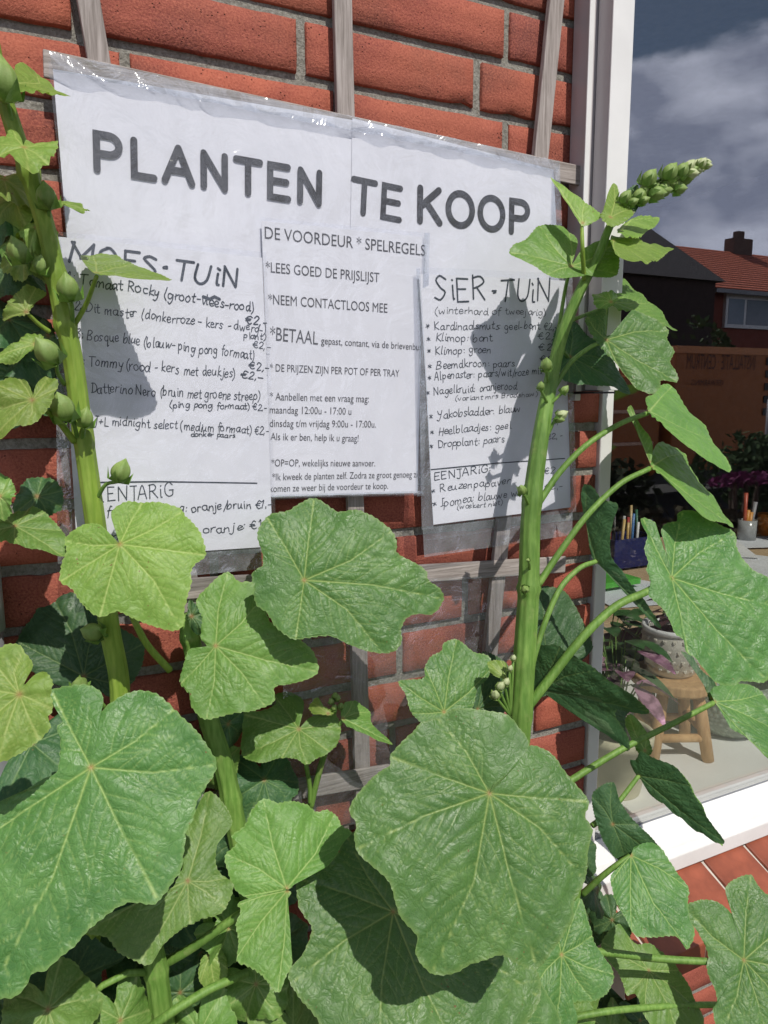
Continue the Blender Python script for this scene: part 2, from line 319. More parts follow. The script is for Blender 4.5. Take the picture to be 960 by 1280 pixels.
# ------------------------------------------------------------------ brick wall
PZ, PX, JT = .0625, .2197, .0112
XE = .940; SILLZ = GZ - 1.155
wall = empty('brick_wall', (.2, .05, 0), 'weathered red brick wall with grey mortar carrying the trellis and the price lists', 'wall')
mb = MB(); mb.box(-2.2, XE - .003, .0050, .30, 0, 4.6); mb.box(XE - .003, 4.2, .0050, .30, 0, SILLZ - .02)
mb.box(XE - .003, 4.2, .012, .30, 2.75 + .02, 4.6); mb.box(3.02, 4.2, .009, .30, SILLZ - .02, 2.77)
mb.build('mortar', M['mortar'], wall)
def brick_mesh(L, H, seed):
    r = np.random.RandomState(seed); nx = max(4, int(L / .0125)); nzz = 4; D = .02; b = .0013
    xs = np.concatenate([[0], np.linspace(b, L - b, nx), [L]]); zs = np.concatenate([[0], np.linspace(b, H - b, nzz), [H]])
    V = []; 
    for i, x in enumerate(xs):
        for j, z in enumerate(zs):
            ex = i in (0, len(xs) - 1); ez = j in (0, len(zs) - 1)
            y = 0 + r.normal(0, .00018)
            if ex or ez: y = .0019
            jx = r.normal(0, .0004) if ex or ez else 0; jz = r.normal(0, .0004) if ez or ex else 0
            if r.rand() < .04 and (ez or ex): y += .002; jz += (.0025 if j == 0 else -.0025 if ez else 0)
            V.append((x - L / 2 + jx, y, z - H / 2 + jz))
    m = len(zs); n = len(xs); Fc = [(i * m + j, (i + 1) * m + j, (i + 1) * m + j + 1, i * m + j + 1) for i in range(n - 1) for j in range(m - 1)]
    bd = [i * m for i in range(n)] + [(n - 1) * m + j for j in range(1, m)] + [i * m + m - 1 for i in range(n - 2, -1, -1)] + [j for j in range(m - 2, 0, -1)]
    k = len(V); V += [(V[i][0], D, V[i][2]) for i in bd]; nb = len(bd)
    Fc += [(bd[(a + 1) % nb], bd[a], k + a, k + (a + 1) % nb) for a in range(nb)]
    me = bpy.data.meshes.new('brick'); me.from_pydata(V, [], Fc); me.materials.append(M['brick']); me.polygons.foreach_set('use_smooth', [True] * len(Fc)); me.update(); return me
BM = {}
def brick_me(L, H=PZ - JT):
    k = (round(L, 3), round(H, 3)); BM.setdefault(k, [])
    if len(BM[k]) < (10 if L > .19 else 3): BM[k].append(brick_mesh(L, H, hash(k) % 1000 + len(BM[k]))); return BM[k][-1]
    return random.choice(BM[k])
cand = []
for k in range(-40, 31):
    zt = GZ - (k - 1) * PZ - JT; zb = GZ - k * PZ; zc = (zt + zb) / 2
    if zb < 0.0: continue
    if k in (-1, 1): off = .336
    elif k == 0: off = .295
    else: off = (.297, .401, .288, .412)[k % 4]
    js = [off + PX * i for i in range(-12, 20)]
    if k % 2: js = js
    rng_ = [(-2.2, XE)]
    if zt < SILLZ - .03: rng_ = [(-2.2, 4.2)]
    elif zb > 2.78: rng_ = [(-2.2, 4.2)]
    else: rng_ += [(3.03, 4.2)]
    for a, b in rng_:
        e = [a] + [j for j in js if a + .04 < j < b - .04] + [b]
        for i in range(len(e) - 1):
            x0 = e[i] + (.0055 if i else 0); x1 = e[i + 1] - (.0055 if i < len(e) - 2 else 0)
            xc = (x0 + x1) / 2; cand.append(((xc - .55) ** 2 + (zc - GZ + .45) ** 2, xc, zc, x1 - x0))
cand.sort(); stuff = MB()
for i, (_, xc, zc, L) in enumerate(cand):
    if i < 290:
        o = bpy.data.objects.new('brick', brick_me(L)); COL.objects.link(o); o.parent = wall
        o.location = Vector((xc + random.gauss(0, .0006), random.gauss(.0, .0009), zc + random.gauss(0, .0005))) - Vector(wall.location)
        o.rotation_euler = (random.gauss(0, .006), random.gauss(0, .003), random.gauss(0, .003))
    else:
        h = (PZ - JT) / 2; stuff.box(xc - L / 2, xc + L / 2, 0, .02, zc - h, zc + h)
tag(stuff.build('outer_bricks', M['brick'], wall), kind='stuff')

# ------------------------------------------------------------------ window (frame, glass, sill) with the track beside it
win = empty('window', (1.9, .03, SILLZ), 'large white framed window with one wide pane mirroring the street and clouds', 'window')
P0 = .942; P1 = .963; FB = GZ - 1.118                 # post edges, bottom of frame
MB().box(P0, P1, -.004, .075, FB, 2.76).build('frame_post', M['white'], win, .002)
MB().box(2.93, 3.02, -.004, .075, FB, 2.76).build('frame_post', M['white'], win, .002)
MB().box(P1, 2.93, -.004, .075, 2.69, 2.76).build('head_rail', M['white'], win, .002)
prof = [(-.006, FB), (-.006, FB + .026), (-.002, FB + .031), (.004, FB + .031), (.006, FB + .036), (.012, FB + .046), (.046, FB + .062), (.080, FB + .062), (.080, FB)]
MB().prism(prof, 0, P1, 2.93).build('bottom_rail', M['white'], win, .0015)
MB().box(P1, 2.93, GLY, GLY + .004, FB + .061, 2.70).build('pane', M['glass'], win)
MB().box(P1 - .001, 2.935, GLY - .003, GLY - .001, FB + .0595, FB + .064).build('gasket', plain('grey_gasket', (.18, .19, .21), .6), win)
# tiled outer sill
sill = empty('tiled_sill', (1.9, -.05, SILLZ), 'sloping sill of glazed red brick tiles under the window with pale joints', 'window sill')
sy0, sz0, sy1, sz1 = -.001, FB - .002, -.105, FB - .043
MB().hull8([(P0 - .0, sy1 + .006, sz1 - .042), (3.02, sy1 + .006, sz1 - .042), (3.02, sy0, sz1 - .042), (P0, sy0, sz1 - .042),
            (P0, sy1 + .006, sz1 - .006), (3.02, sy1 + .006, sz1 - .006), (3.02, sy0, sz0 - .004), (P0, sy0, sz0 - .004)]).build('grout', M['grout'], sill)
tj0 = 1.2055; tw = .1025; tb = []
for i in range(-3, 18):
    a = tj0 + i * tw + .003; b = tj0 + (i + 1) * tw - .003
    if b > 3.02 or a < P0 - .1: continue
    a = max(a, P0 + .001)
    if b - a < .02: continue
    dz = random.gauss(0, .0006)
    MB().hull8([(a, sy1, sz1 - .040), (b, sy1, sz1 - .040), (b, sy0 + .0005, sz1 - .040), (a, sy0 + .0005, sz1 - .040),
                (a, sy1, sz1 + dz), (b, sy1, sz1 + dz), (b, sy0 + .0005, sz0 + dz), (a, sy0 + .0005, sz0 + dz)]).build('tile', M['tile'], sill, .003)
# screen track
trk = empty('screen_track', (.89, -.03, GZ - .33), 'tall white screen guide track fixed to the brick edge left of the window', 'guide track')
tz = GZ - .333
MB().box(.873, .9095, -.036, -.001, tz, 2.9).build('side_channel', M['track'], trk, .0012)
MB().box(.8668, .8745, -.0385, -.0362, tz, 2.9).build('lip', M['white'], trk, .0006)
MB().box(.8795, .9110, -.0625, -.0386, tz + .001, 2.9).build('front_channel', M['track'], trk, .0015)
MB().box(.8790, .9115, -.0650, -.0627, tz + .001, 2.9).build('lit_front_strip', M['white'], trk, .0008)  # thin white facing added to keep the front bright over the shade-coloured body
MB().box(.8745, .9100, -.062, -.002, tz - .003, tz - .0005).build('dark_open_end', M['cap'], trk)  # black plate drawn where the hollow track end is only dark inside
MB().box(.8745, .8835, -.027, -.016, tz - .012, tz - .003).build('end_plug', M['white'], trk, .001)
# left drain pipe at the picture edge
dp = empty('drain_pipe', (.15, -.03, 0), 'grey plastic drain pipe running down the bricks at the left edge', 'drain pipe')
V, Fc = tube_geo([(.153, -.04, 0), (.153, -.04, GZ - .50)], [.038], 24); mesh('pipe', V, Fc, plain('grey_pvc', (.16, .165, .17), .4), dp, True)
V, Fc = tube_geo([(.153, -.04, GZ - .55), (.153, -.04, GZ - .49)], [.0405], 24); mesh('pipe_socket', V, Fc, plain('grey_pvc_socket', (.30, .31, .32), .4), dp, True)

# ------------------------------------------------------------------ fan trellis
tre = empty('trellis', (.56, -.008, GZ - .9), 'weathered grey wooden fan trellis nailed to the bricks behind the paper signs', 'trellis')
def slat(p0, p1, w, y0, y1, mat):
    p0 = np.array(p0, float); p1 = np.array(p1, float); t = (p1 - p0) / np.linalg.norm(p1 - p0); n = np.array([t[1], -t[0]]) * w / 2
    q = [p0 - n, p0 + n, p1 + n, p1 - n]; V = [(a[0], y0, a[1]) for a in q] + [(a[0], y1, a[1]) for a in q]
    m = MB(); m.hull8([V[i] for i in (0, 1, 2, 3)] + [V[i] for i in (4, 5, 6, 7)]); o = m.build('slat', mat, tre, .0012)
    bmx = bmesh.new(); bmx.from_mesh(o.data); bmesh.ops.recalc_face_normals(bmx, faces=bmx.faces); bmx.to_mesh(o.data); bmx.free(); return o
G = GZ
slat((.288, G + .16), (.417, G - .95), .0200, -.0180, -.0100, M['slat'])
slat((.553, G + .25), (.572, G - 1.0), .0205, -.0180, -.0100, M['slat'])
slat((.839, G + .18), (.730, G - .95), .0210, -.0180, -.0100, M['slat'])
slat((.262, G - .042), (.890, G - .066), .0235, -.0230, -.0182, M['slath'])
slat((.305, G - .535), (.872, G - .5655), .0225, -.0230, -.0182, M['slath'])
slat((.345, G - .785), (.800, G - .824), .0260, -.0230, -.0182, M['slath'])

# ------------------------------------------------------------------ lettering
GL = {}
def gdef(ch, adv, *st): GL[ch] = (adv, [[tuple(map(float, p.split(','))) for p in s.split()] for s in st])
# pen-drawn letters: x-height 1, capitals 1.7
gdef('a', 1.0, '.75,.9 .45,1 .15,.75 .1,.35 .3,.03 .6,.2 .75,.6 .76,.95 .74,.4 .82,.05 .98,.1')
gdef('b', 1.0, '.15,1.75 .13,.9 .15,.05 .2,.5 .45,.95 .75,.8 .78,.35 .5,.02 .18,.12')
gdef('c', .85, '.7,.85 .45,1 .18,.75 .12,.35 .35,.02 .72,.15')
gdef('d', 1.0, '.75,.85 .45,.98 .15,.7 .12,.3 .35,.02 .62,.2 .76,.7', '.8,1.75 .76,.9 .78,.1 .95,.08')
gdef('e', .88, '.12,.5 .45,.52 .7,.62 .65,.9 .4,1 .15,.75 .12,.3 .38,.02 .75,.18')
gdef('f', .7, '.7,1.6 .5,1.75 .32,1.5 .3,.8 .3,-.3', '.08,.9 .62,.95')
gdef('g', 1.0, '.75,.88 .42,1 .13,.72 .15,.3 .42,.12 .7,.45 .78,.95 .74,.1 .65,-.5 .35,-.7 .1,-.5')
gdef('h', 1.0, '.14,1.75 .14,.02', '.14,.5 .35,.9 .62,.92 .72,.6 .74,.02')
gdef('i', .45, '.2,.95 .2,.1 .35,.03', '.2,1.35 .22,1.42')
gdef('j', .5, '.28,.95 .28,-.35 .1,-.65 -.1,-.5', '.28,1.35 .3,1.42')
gdef('k', .9, '.14,1.75 .14,.02', '.68,.95 .2,.45 .75,.02')
gdef('l', .42, '.17,1.75 .15,.2 .32,.03')
gdef('m', 1.4, '.12,.95 .13,.02', '.13,.5 .3,.9 .5,.92 .58,.6 .6,.02', '.6,.5 .8,.9 1.02,.92 1.12,.6 1.15,.02')
gdef('n', 1.0, '.12,.95 .13,.02', '.13,.5 .35,.9 .62,.92 .72,.6 .75,.02')
gdef('o', .98, '.45,1 .15,.75 .12,.3 .42,.0 .75,.25 .78,.7 .5,1 .42,.98')
gdef('p', 1.0, '.13,.95 .13,-.7', '.13,.6 .4,.97 .72,.8 .75,.35 .45,.05 .15,.2')
gdef('q', 1.0, '.75,.88 .42,1 .13,.72 .15,.3 .42,.08 .74,.4', '.76,.95 .76,-.7 .95,-.5')
gdef('r', .75, '.13,.95 .14,.02', '.14,.5 .35,.88 .65,.92')
gdef('s', .8, '.65,.88 .38,1 .18,.78 .4,.55 .64,.3 .45,.03 .1,.12')
gdef('t', .7, '.32,1.55 .3,.3 .42,.03 .65,.1', '.05,1.0 .6,1.05')
gdef('u', 1.0, '.12,.95 .14,.3 .38,.02 .65,.25 .74,.95 .74,.2 .92,.04')
gdef('v', .9, '.1,.95 .42,.02 .75,.98')
gdef('w', 1.3, '.1,.95 .3,.05 .58,.75 .82,.05 1.1,.98')
gdef('x', .85, '.1,.95 .7,.02', '.7,.95 .1,.02')
gdef('y', .9, '.12,.95 .2,.35 .5,.3 .72,.9', '.75,.98 .6,.0 .4,-.6 .08,-.55')
gdef('z', .85, '.1,.92 .68,.95 .1,.05 .75,.06')
gdef('A', 1.2, '.05,0 .5,1.7 .95,0', '.22,.6 .8,.62'); gdef('B', 1.15, '.18,1.65 .16,.02', '.1,1.6 .6,1.68 .82,1.3 .5,.92 .2,.88', '.5,.9 .92,.6 .75,.12 .15,.02')
gdef('D', 1.25, '.2,1.65 .18,.02', '.08,1.6 .65,1.5 1.0,.9 .75,.2 .15,.02'); gdef('E', 1.05, '.85,1.62 .16,1.65', '.16,1.65 .15,.05', '.15,.05 .85,.02', '.15,.88 .7,.9')
gdef('F', 1.0, '.85,1.65 .16,1.65', '.16,1.65 .14,.0', '.15,.9 .7,.92'); gdef('G', 1.2, '.95,1.4 .6,1.7 .2,1.3 .15,.5 .5,.02 .95,.2 .98,.75', '.6,.75 1.02,.76')
gdef('H', 1.15, '.15,1.7 .14,0', '.85,1.7 .86,0', '.14,.85 .86,.88'); gdef('I', .6, '.28,1.65 .28,.05', '.05,1.65 .52,1.66', '.05,.03 .52,.05')
gdef('J', .8, '.1,1.62 .75,1.65', '.5,1.65 .5,-.1 .3,-.4 .05,-.2'); gdef('K', 1.1, '.16,1.7 .15,0', '.85,1.65 .18,.8 .9,0')
gdef('L', .95, '.16,1.7 .15,.05', '.15,.05 .8,.02'); gdef('M', 1.5, '.12,0 .2,1.65', '.2,1.65 .68,.5', '.68,.5 1.18,1.65', '1.18,1.65 1.26,0')
gdef('N', 1.3, '.15,0 .15,1.65', '.15,1.65 .95,.05', '.95,.05 1.0,1.7'); gdef('O', 1.3, '.6,1.7 .2,1.35 .12,.6 .5,.0 .95,.35 1.02,1.1 .7,1.65 .55,1.7')
gdef('P', 1.1, '.17,1.65 .15,0', '.1,1.6 .65,1.65 .88,1.2 .6,.8 .17,.75'); gdef('R', 1.15, '.17,1.65 .15,0', '.1,1.6 .62,1.66 .82,1.3 .55,.92 .18,.85', '.4,.88 .95,0')
gdef('S', 1.1, '.85,1.5 .5,1.72 .2,1.4 .5,.95 .82,.5 .5,.02 .08,.2'); gdef('T', 1.15, '.05,1.62 1.02,1.66', '.54,1.64 .5,0')
gdef('U', 1.2, '.14,1.7 .15,.5 .5,.02 .88,.4 .95,1.7'); gdef('Y', 1.1, '.1,1.65 .3,1.0 .6,.95', '.85,1.7 .6,.3 .4,-.45 .05,-.2')
gdef('1', .6, '.1,1.3 .35,1.65 .33,0'); gdef('2', .9, '.1,1.3 .35,1.65 .68,1.35 .5,.8 .1,.05 .75,.06'); gdef('3', .9, '.12,1.5 .5,1.65 .62,1.25 .3,.9 .68,.6 .5,.05 .1,.15')
gdef('5', .9, '.65,1.65 .2,1.62 .15,.95 .55,1.0 .7,.5 .4,.02 .08,.2'); gdef('6', .9, '.6,1.65 .2,1.0 .15,.35 .45,.02 .72,.35 .5,.75 .18,.5'); gdef('7', .9, '.08,1.6 .7,1.65 .3,0', '.2,.8 .6,.85')
gdef(':', .45, '.2,.2 .22,.28', '.2,.85 .22,.93'); gdef('.', .4, '.18,.05 .2,.12'); gdef(',', .4, '.2,.15 .12,-.25'); gdef('-', .75, '.12,.55 .6,.57')
gdef('(', .6, '.5,1.8 .2,1.1 .15,.3 .42,-.4'); gdef(')', .6, '.1,1.8 .4,1.1 .42,.3 .1,-.4'); gdef('/', .7, '.1,-.2 .62,1.75'); gdef('+', .8, '.1,.8 .7,.82', '.4,1.15 .4,.4')
gdef('*', .95, '.15,.8 .72,.35', '.15,.35 .7,.82', '.42,.95 .44,.2'); gdef('·', .7, '.22,.78 .42,.84', '.25,.72 .42,.78'); gdef(' ', .62)
gdef('€', 1.05, '.85,1.45 .55,1.65 .25,1.2 .25,.5 .55,.05 .9,.2', '.05,1.0 .75,1.02', '.05,.68 .7,.7')
# rounded poster capitals
PG = {}
def pdef(ch, adv, *st): PG[ch] = (adv, [[tuple(map(float, p.split(','))) for p in s.split()] for s in st])
def arcp(cx, cy, rx, ry, a0, a1, n=16): return ' '.join('%.3f,%.3f' % (cx + rx * math.cos(math.radians(a0 + (a1 - a0) * i / n)), cy + ry * math.sin(math.radians(a0 + (a1 - a0) * i / n))) for i in range(n + 1))
pdef('P', .92, '.1,0 .1,1 .38,1 ' + arcp(.40, .73, .25, .27, 90, -90) + ' .1,.46'); pdef('L', .84, '.1,1 .1,.0 .6,.0'); pdef('A', .98, '.04,0 .40,1', '.40,1 .76,0', '.17,.33 .63,.33')
pdef('N', .98, '.1,0 .1,1', '.1,1 .68,0', '.68,0 .68,1'); pdef('T', .90, '.02,1 .70,1', '.36,1 .36,0'); pdef('E', .90, '.62,1 .1,1 .1,0 .64,0', '.1,.52 .58,.52')
pdef('K', .90, '.1,0 .1,1', '.66,1 .1,.42', '.28,.60 .70,0'); pdef('O', 1.02, arcp(.44, .5, .38, .5, 90, 450, 28)); pdef(' ', .40)
def stroke_geo(m, P, w, z=0, round_=True):
    P = np.array(P, float); keep = [0] + [i for i in range(1, len(P)) if np.linalg.norm(P[i] - P[i - 1]) > 1e-6]; P = P[keep]
    if len(P) < 2: return
    n = len(P); L = np.zeros((n, 2)); Rr = np.zeros((n, 2))
    for i in range(n):
        a = P[i] - P[i - 1] if i else P[1] - P[0]; b = P[i + 1] - P[i] if i < n - 1 else a
        a = a / np.linalg.norm(a); b = b / np.linalg.norm(b); t = a + b; nt_ = np.linalg.norm(t); t = t / nt_ if nt_ > .2 else b
        nn = np.array([-t[1], t[0]]); sc = min(1.6, 1 / max(.3, np.dot(nn, [-b[1], b[0]])))
        L[i] = P[i] + nn * w / 2 * sc; Rr[i] = P[i] - nn * w / 2 * sc
    V = [(p[0], p[1]) for p in L] + [(p[0], p[1]) for p in Rr]
    m.append((V, [(i, n + i, n + i + 1, i + 1) for i in range(n - 1)]))
    for e, q in ((0, P[0] - P[1]), (n - 1, P[-1] - P[-2])):
        a0 = math.atan2(q[1], q[0]); C_ = [(P[e][0], P[e][1])] + [(P[e][0] + w / 2 * math.cos(a0 + math.radians(t)), P[e][1] + w / 2 * math.sin(a0 + math.radians(t))) for t in range(-90, 91, 30)]
        m.append((C_, [(0, i, i + 1) for i in range(1, len(C_) - 1)]))
class Sheet:
    """a flat-ish printed sheet on the wall: local x,z in wall metres, y given by a soft bulge"""
    def __init__(s, y, amp, seed): s.y = y; s.amp = amp; s.ph = np.random.RandomState(seed).rand(8) * 6.28
    def Y(s, x, z):
        p = s.ph; return s.y + s.amp * (np.sin(x * 17 + p[0] + 3 * np.sin(z * 9 + p[1])) * .5 + np.sin(z * 23 + p[2] + 2 * np.sin(x * 13 + p[3])) * .35 + np.sin(x * 41 + z * 33 + p[4]) * .15)
    def quad(s, name, C, mat, parent, off=0, nu=44, nv=36, crumple=0, edgej=0):
        C = [np.array(c, float) for c in C]; V = []; r = np.random.RandomState(int(abs(C[0][0] * 9999)))
        for j in range(nv + 1):
            for i in range(nu + 1):
                u, v = i / nu, j / nv; p = C[0] * (1 - u) * (1 - v) + C[1] * u * (1 - v) + C[2] * u * v + C[3] * (1 - u) * v
                if edgej and (i in (0, nu) or j in (0, nv)): p = p + r.normal(0, edgej, 2)
                yy = s.Y(p[0], p[1]) + off
                if crumple: yy -= abs(crumple * (math.sin(p[0] * 62 + 2.2 * math.sin(p[1] * 60 + p[0] * 9) + p[1] * 40) * math.sin(p[0] * 23 + 1) + .35 * math.sin(p[0] * 118 + p[1] * 160 + 2 * math.sin(p[0] * 31)))) 
                V.append((p[0], yy, p[1]))
        Fc = [(j * (nu + 1) + i, j * (nu + 1) + i + 1, (j + 1) * (nu + 1) + i + 1, (j + 1) * (nu + 1) + i) for j in range(nv) for i in range(nu)]
        return mesh(name, V, Fc, mat, parent, True)
    def px(s, x, y): q = at(x, y, -s.y); return np.array([q[0], q[2]])
    def flush(s, name, parts, mat, parent, off=-.0004):
        V = []; Fc = []
        for k, (v, f) in enumerate(parts):
            n = len(V); V += [(p[0], s.Y(p[0], p[1]) + off - (k % 7) * 4e-6, p[1]) for p in v]; Fc += [tuple(i + n for i in t) for t in f]
        return mesh(name, V, Fc, mat, parent)
def write(sh_, parts, text, a, b, h, w, G_=None, slant=.0, jit=.03, sub=4, cap=1.7):
    """stroke lettering between photo points a and b (baseline), h = capital height in metres"""
    G_ = G_ or GL; A = sh_.px(*a); B = sh_.px(*b); tot = sum(G_.get(c, (.8, []))[0] for c in text); ln = np.linalg.norm(B - A)
    ux = (B - A) / ln; uy = np.array([-ux[1], ux[0]]); sx_ = ln / tot; sy_ = h / cap; x = 0; w0_ = rng.rand() * 6
    for ci, c in enumerate(text):
        adv, st = G_.get(c, (.8, [])); j = rng.normal(0, jit, 2); j[1] += jit * 1.6 * math.sin(ci * .55 + w0_); slant = jit * .9 * math.sin(ci * .8 + 2 * w0_) + jit * .8
        for s_ in st:
            Pq = np.array(s_) + (rng.normal(0, jit * .6, (len(s_), 2)) if jit else 0)
            if len(Pq) > 2 and sub > 1: Pq = crom(Pq, sub)
            stroke_geo(parts, [A + ux * ((x + q[0] + slant * q[1] + j[0]) * sx_) + uy * ((q[1] + j[1]) * sy_) for q in Pq], w)
        x += adv
def poster(sh_, text, a, b, h, w, parent):
    A = np.array(sh_.px(*a)); tot = sum(PG[c][0] for c in text); B = np.array(sh_.px(*b)); x = 0
    for c in text:
        p_ = []; adv, st = PG[c]; ux = (B - A) / np.linalg.norm(B - A); uy = np.array([-ux[1], ux[0]]); sx_ = np.linalg.norm(B - A) / tot
        for s_ in st: stroke_geo(p_, [A + ux * (x + q[0]) * sx_ + uy * q[1] * h for q in s_], w)
        if p_: sh_.flush('letter', p_, M['ink'], parent, -.0013)
        x += adv
def typeset(sh_, parts, text, a, b, h):
    """printed sans lettering: built-in font outlines, fitted between a and b, h = capital height"""
    cu = bpy.data.curves.new('t', 'FONT'); cu.body = text; cu.size = 1; cu.resolution_u = 3; o = bpy.data.objects.new('t', cu); COL.objects.link(o)
    dg = bpy.context.evaluated_depsgraph_get(); me = o.evaluated_get(dg).to_mesh()
    V = np.array([v.co[:2] for v in me.vertices]); Fc = [tuple(p.vertices) for p in me.polygons]
    o.evaluated_get(dg).to_mesh_clear(); bpy.data.objects.remove(o); bpy.data.curves.remove(cu)
    A = sh_.px(*a); B = sh_.px(*b); ln = np.linalg.norm(B - A); ux = (B - A) / ln; uy = np.array([-ux[1], ux[0]])
    x0 = V[:, 0].min(); sxx = ln / (V[:, 0].max() - x0); syy = h / .729
    parts.append(([tuple(A + ux * (v[0] - x0) * sxx + uy * v[1] * syy) for v in V], Fc))
def corners(sh_, L): return [sh_.px(*q) for q in L]

# banner
b = Sheet(-.0270, .0010, 3)
ban = empty('title_banner', (.55, -.02, G - .12), 'long white banner in a crinkled clear sleeve with large black capitals PLANTEN TE KOOP', 'sign')
q = corners(b, [(84, 300), (452, 347), (448, 151), (66, 86)]); b.quad('paper', q, M['paper'], ban, 0.0003)
q = corners(b, [(437, 345), (700, 372), (692, 212), (440, 148)]); b.quad('paper', q, M['paper'], ban, -.0007)
poster(b, 'PLANTEN', (116, 211), (410, 257), .0310, .0064, ban)
poster(b, 'TE', (439, 264), (508, 277), .0330, .0066, ban)
poster(b, 'KOOP', (520, 276), (668, 293), .0350, .0076, ban)
q = corners(b, [(84, 312), (704, 380), (695, 206), (60, 78)]); b.quad('plastic_sleeve', q, M['plast'], ban, -.0032, 90, 40, .00012)
q = corners(b, [(66, 92), (695, 217), (695, 203), (61, 69)]); b.quad('sleeve_edge', q, M['plastb'], ban, -.0045, 240, 14, .0034, .0002)
q = corners(b, [(690, 214), (686, 350), (703, 350), (698, 206)]); b.quad('sleeve_edge', q, M['plastb'], ban, -.0030, 6, 30, .0006)
# rules sheet
r_ = Sheet(-.0325, .0008, 9)
rul = empty('rules_sheet', (.55, -.026, G - .3), 'printed house rules page DE VOORDEUR * SPELREGELS hanging between the two handwritten lists', 'notice')
r_.quad('paper', corners(r_, [(338, 621), (522, 616), (530, 296), (327, 276)]), M['paper'], rul)
pp = []
for t, a, c, h in (('DE VOORDEUR * SPELREGELS', (331, 298), (531, 320), .0125), ('*LEES GOED DE PRIJSLIJST', (332, 340), (474, 353), .0108),
                   ('*NEEM CONTACTLOOS MEE', (335, 380), (484, 391), .0105), ('*BETAAL', (337, 425), (397, 431), .0145),
                   ('gepast, contant, via de brievenbus', (401, 430), (527, 438), .0080), ('* DE PRIJZEN ZIJN PER POT OF PER TRAY', (337, 464), (499, 471), .0082),
                   ('* Aanbellen met een vraag mag:', (337, 500), (461, 503), .0085), ('maandag 12:00u - 17:00 u', (337, 516.5), (439, 518.5), .0082),
                   ('dinsdag t/m vrijdag 9:00u - 17:00u.', (337, 533.5), (470, 534.5), .0082), ('Als ik er ben, help ik u graag!', (338, 550), (448, 552), .0082),
                   ('*OP=OP, wekelijks nieuwe aanvoer.', (339, 583), (469, 583), .0082), ('*Ik kweek de planten zelf. Zodra ze groot genoeg zijn,', (340, 600.5), (529, 596.5), .0080),
                   ('komen ze weer bij de voordeur te koop.', (337, 615), (485, 611), .0080)): typeset(r_, pp, t, a, c, h)
tag(r_.flush('lettering', pp, M['inkg'], rul), kind='stuff')
r_.quad('plastic_sleeve', corners(r_, [(336, 624), (527, 619), (534, 292), (325, 272)]), M['plast'], rul, -.0028, 50, 60, .00008)
r_.quad('sleeve_edge', corners(r_, [(338, 622), (527, 617), (526, 613), (338, 618)]), M['plastb'], rul, -.0042, 40, 3, .0003)
r_.quad('sleeve_edge', corners(r_, [(519, 620), (528, 619), (535, 292), (528, 292)]), M['plastb'], rul, -.0040, 3, 40, .0002)
# left list
l_ = Sheet(-.0375, .0009, 14)
lef = empty('tomato_list', (.36, -.031, G - .3), 'handwritten MOESTUiN price list of tomatoes, left of the printed rules, partly behind the stem', 'price list')
l_.quad('paper', corners(l_, [(97, 699), (341, 683), (328, 322), (73, 296)]), M['paper'], lef)
pp = []; lw = .00100
write(l_, pp, 'MOES·TUiN', (84, 329), (301, 360), .0185, .0026, sub=3, jit=.06)
H1 = .0098
def ll(t, a, c, h=H1, w=lw, j=.07): write(l_, pp, t, a, c, h * .86, w * .86, jit=j)
ll('1: Tomaat Rocky (groot-vlees-rood)', (84, 352), (318, 391), .0110, .00125); stroke_geo(pp, [l_.px(254, 371), l_.px(262, 374), l_.px(268, 371), l_.px(274, 374)], .0030); ll('€2,-', (306, 405), (334, 408), .0098, .0015)
ll('2: Dit master (donkerroze - kers - dwerg-)', (92, 388), (332, 417), .0104); ll('plant)', (304, 423), (332, 425), .0075); ll('€2,-', (315, 435), (338, 437), .0080)
ll('3: Bosque blue (blauw- ping pong formaat)', (95, 422), (318, 449), .0108); ll('€2,-', (310, 461), (336, 463), .0090, .0013)
ll('5: Tommy (rood - kers met deukjes)', (96, 456), (294, 473), .0112); ll('€2,-', (298, 473), (328, 476), .0090, .0013)
ll('6: Datterino Nero (bruin met groene streep)', (99, 490), (325, 501), .0112); ll('(ping pong formaat) €2,-', (212, 509), (334, 513), .0078)
ll('7. J+L midnight select (medium formaat) €2,-', (104, 530), (336, 543), .0100); ll('donker paars', (238, 545), (294, 547), .0060)
stroke_geo(pp, [l_.px(118, 603), l_.px(200, 602), l_.px(321, 604)], .0014)
ll('EENJARiG', (119, 628), (219, 620), .0165, .00125, .03); ll('Afrikaantje laag: oranje/bruin €1,-', (122, 646), (339, 634), .0105, .00120); ll('(mini) pompon oranje: €1,-', (128, 675), (338, 660), .0105, .00120)
tag(l_.flush('lettering', pp, M['pen'], lef), kind='stuff')
l_.quad('plastic_sleeve', corners(l_, [(93, 702), (345, 686), (332, 316), (68, 290)]), M['plast'], lef, -.0028, 60, 80, .00008)
l_.quad('sleeve_edge', corners(l_, [(94, 732), (341, 709), (341, 684), (94, 700)]), M['plastb'], lef, -.0030, 60, 8, .0008)
l_.quad('sleeve_edge', corners(l_, [(72, 704), (92, 702), (76, 300), (68, 300)]), M['plastb'], lef, -.0030, 6, 80, .0006)
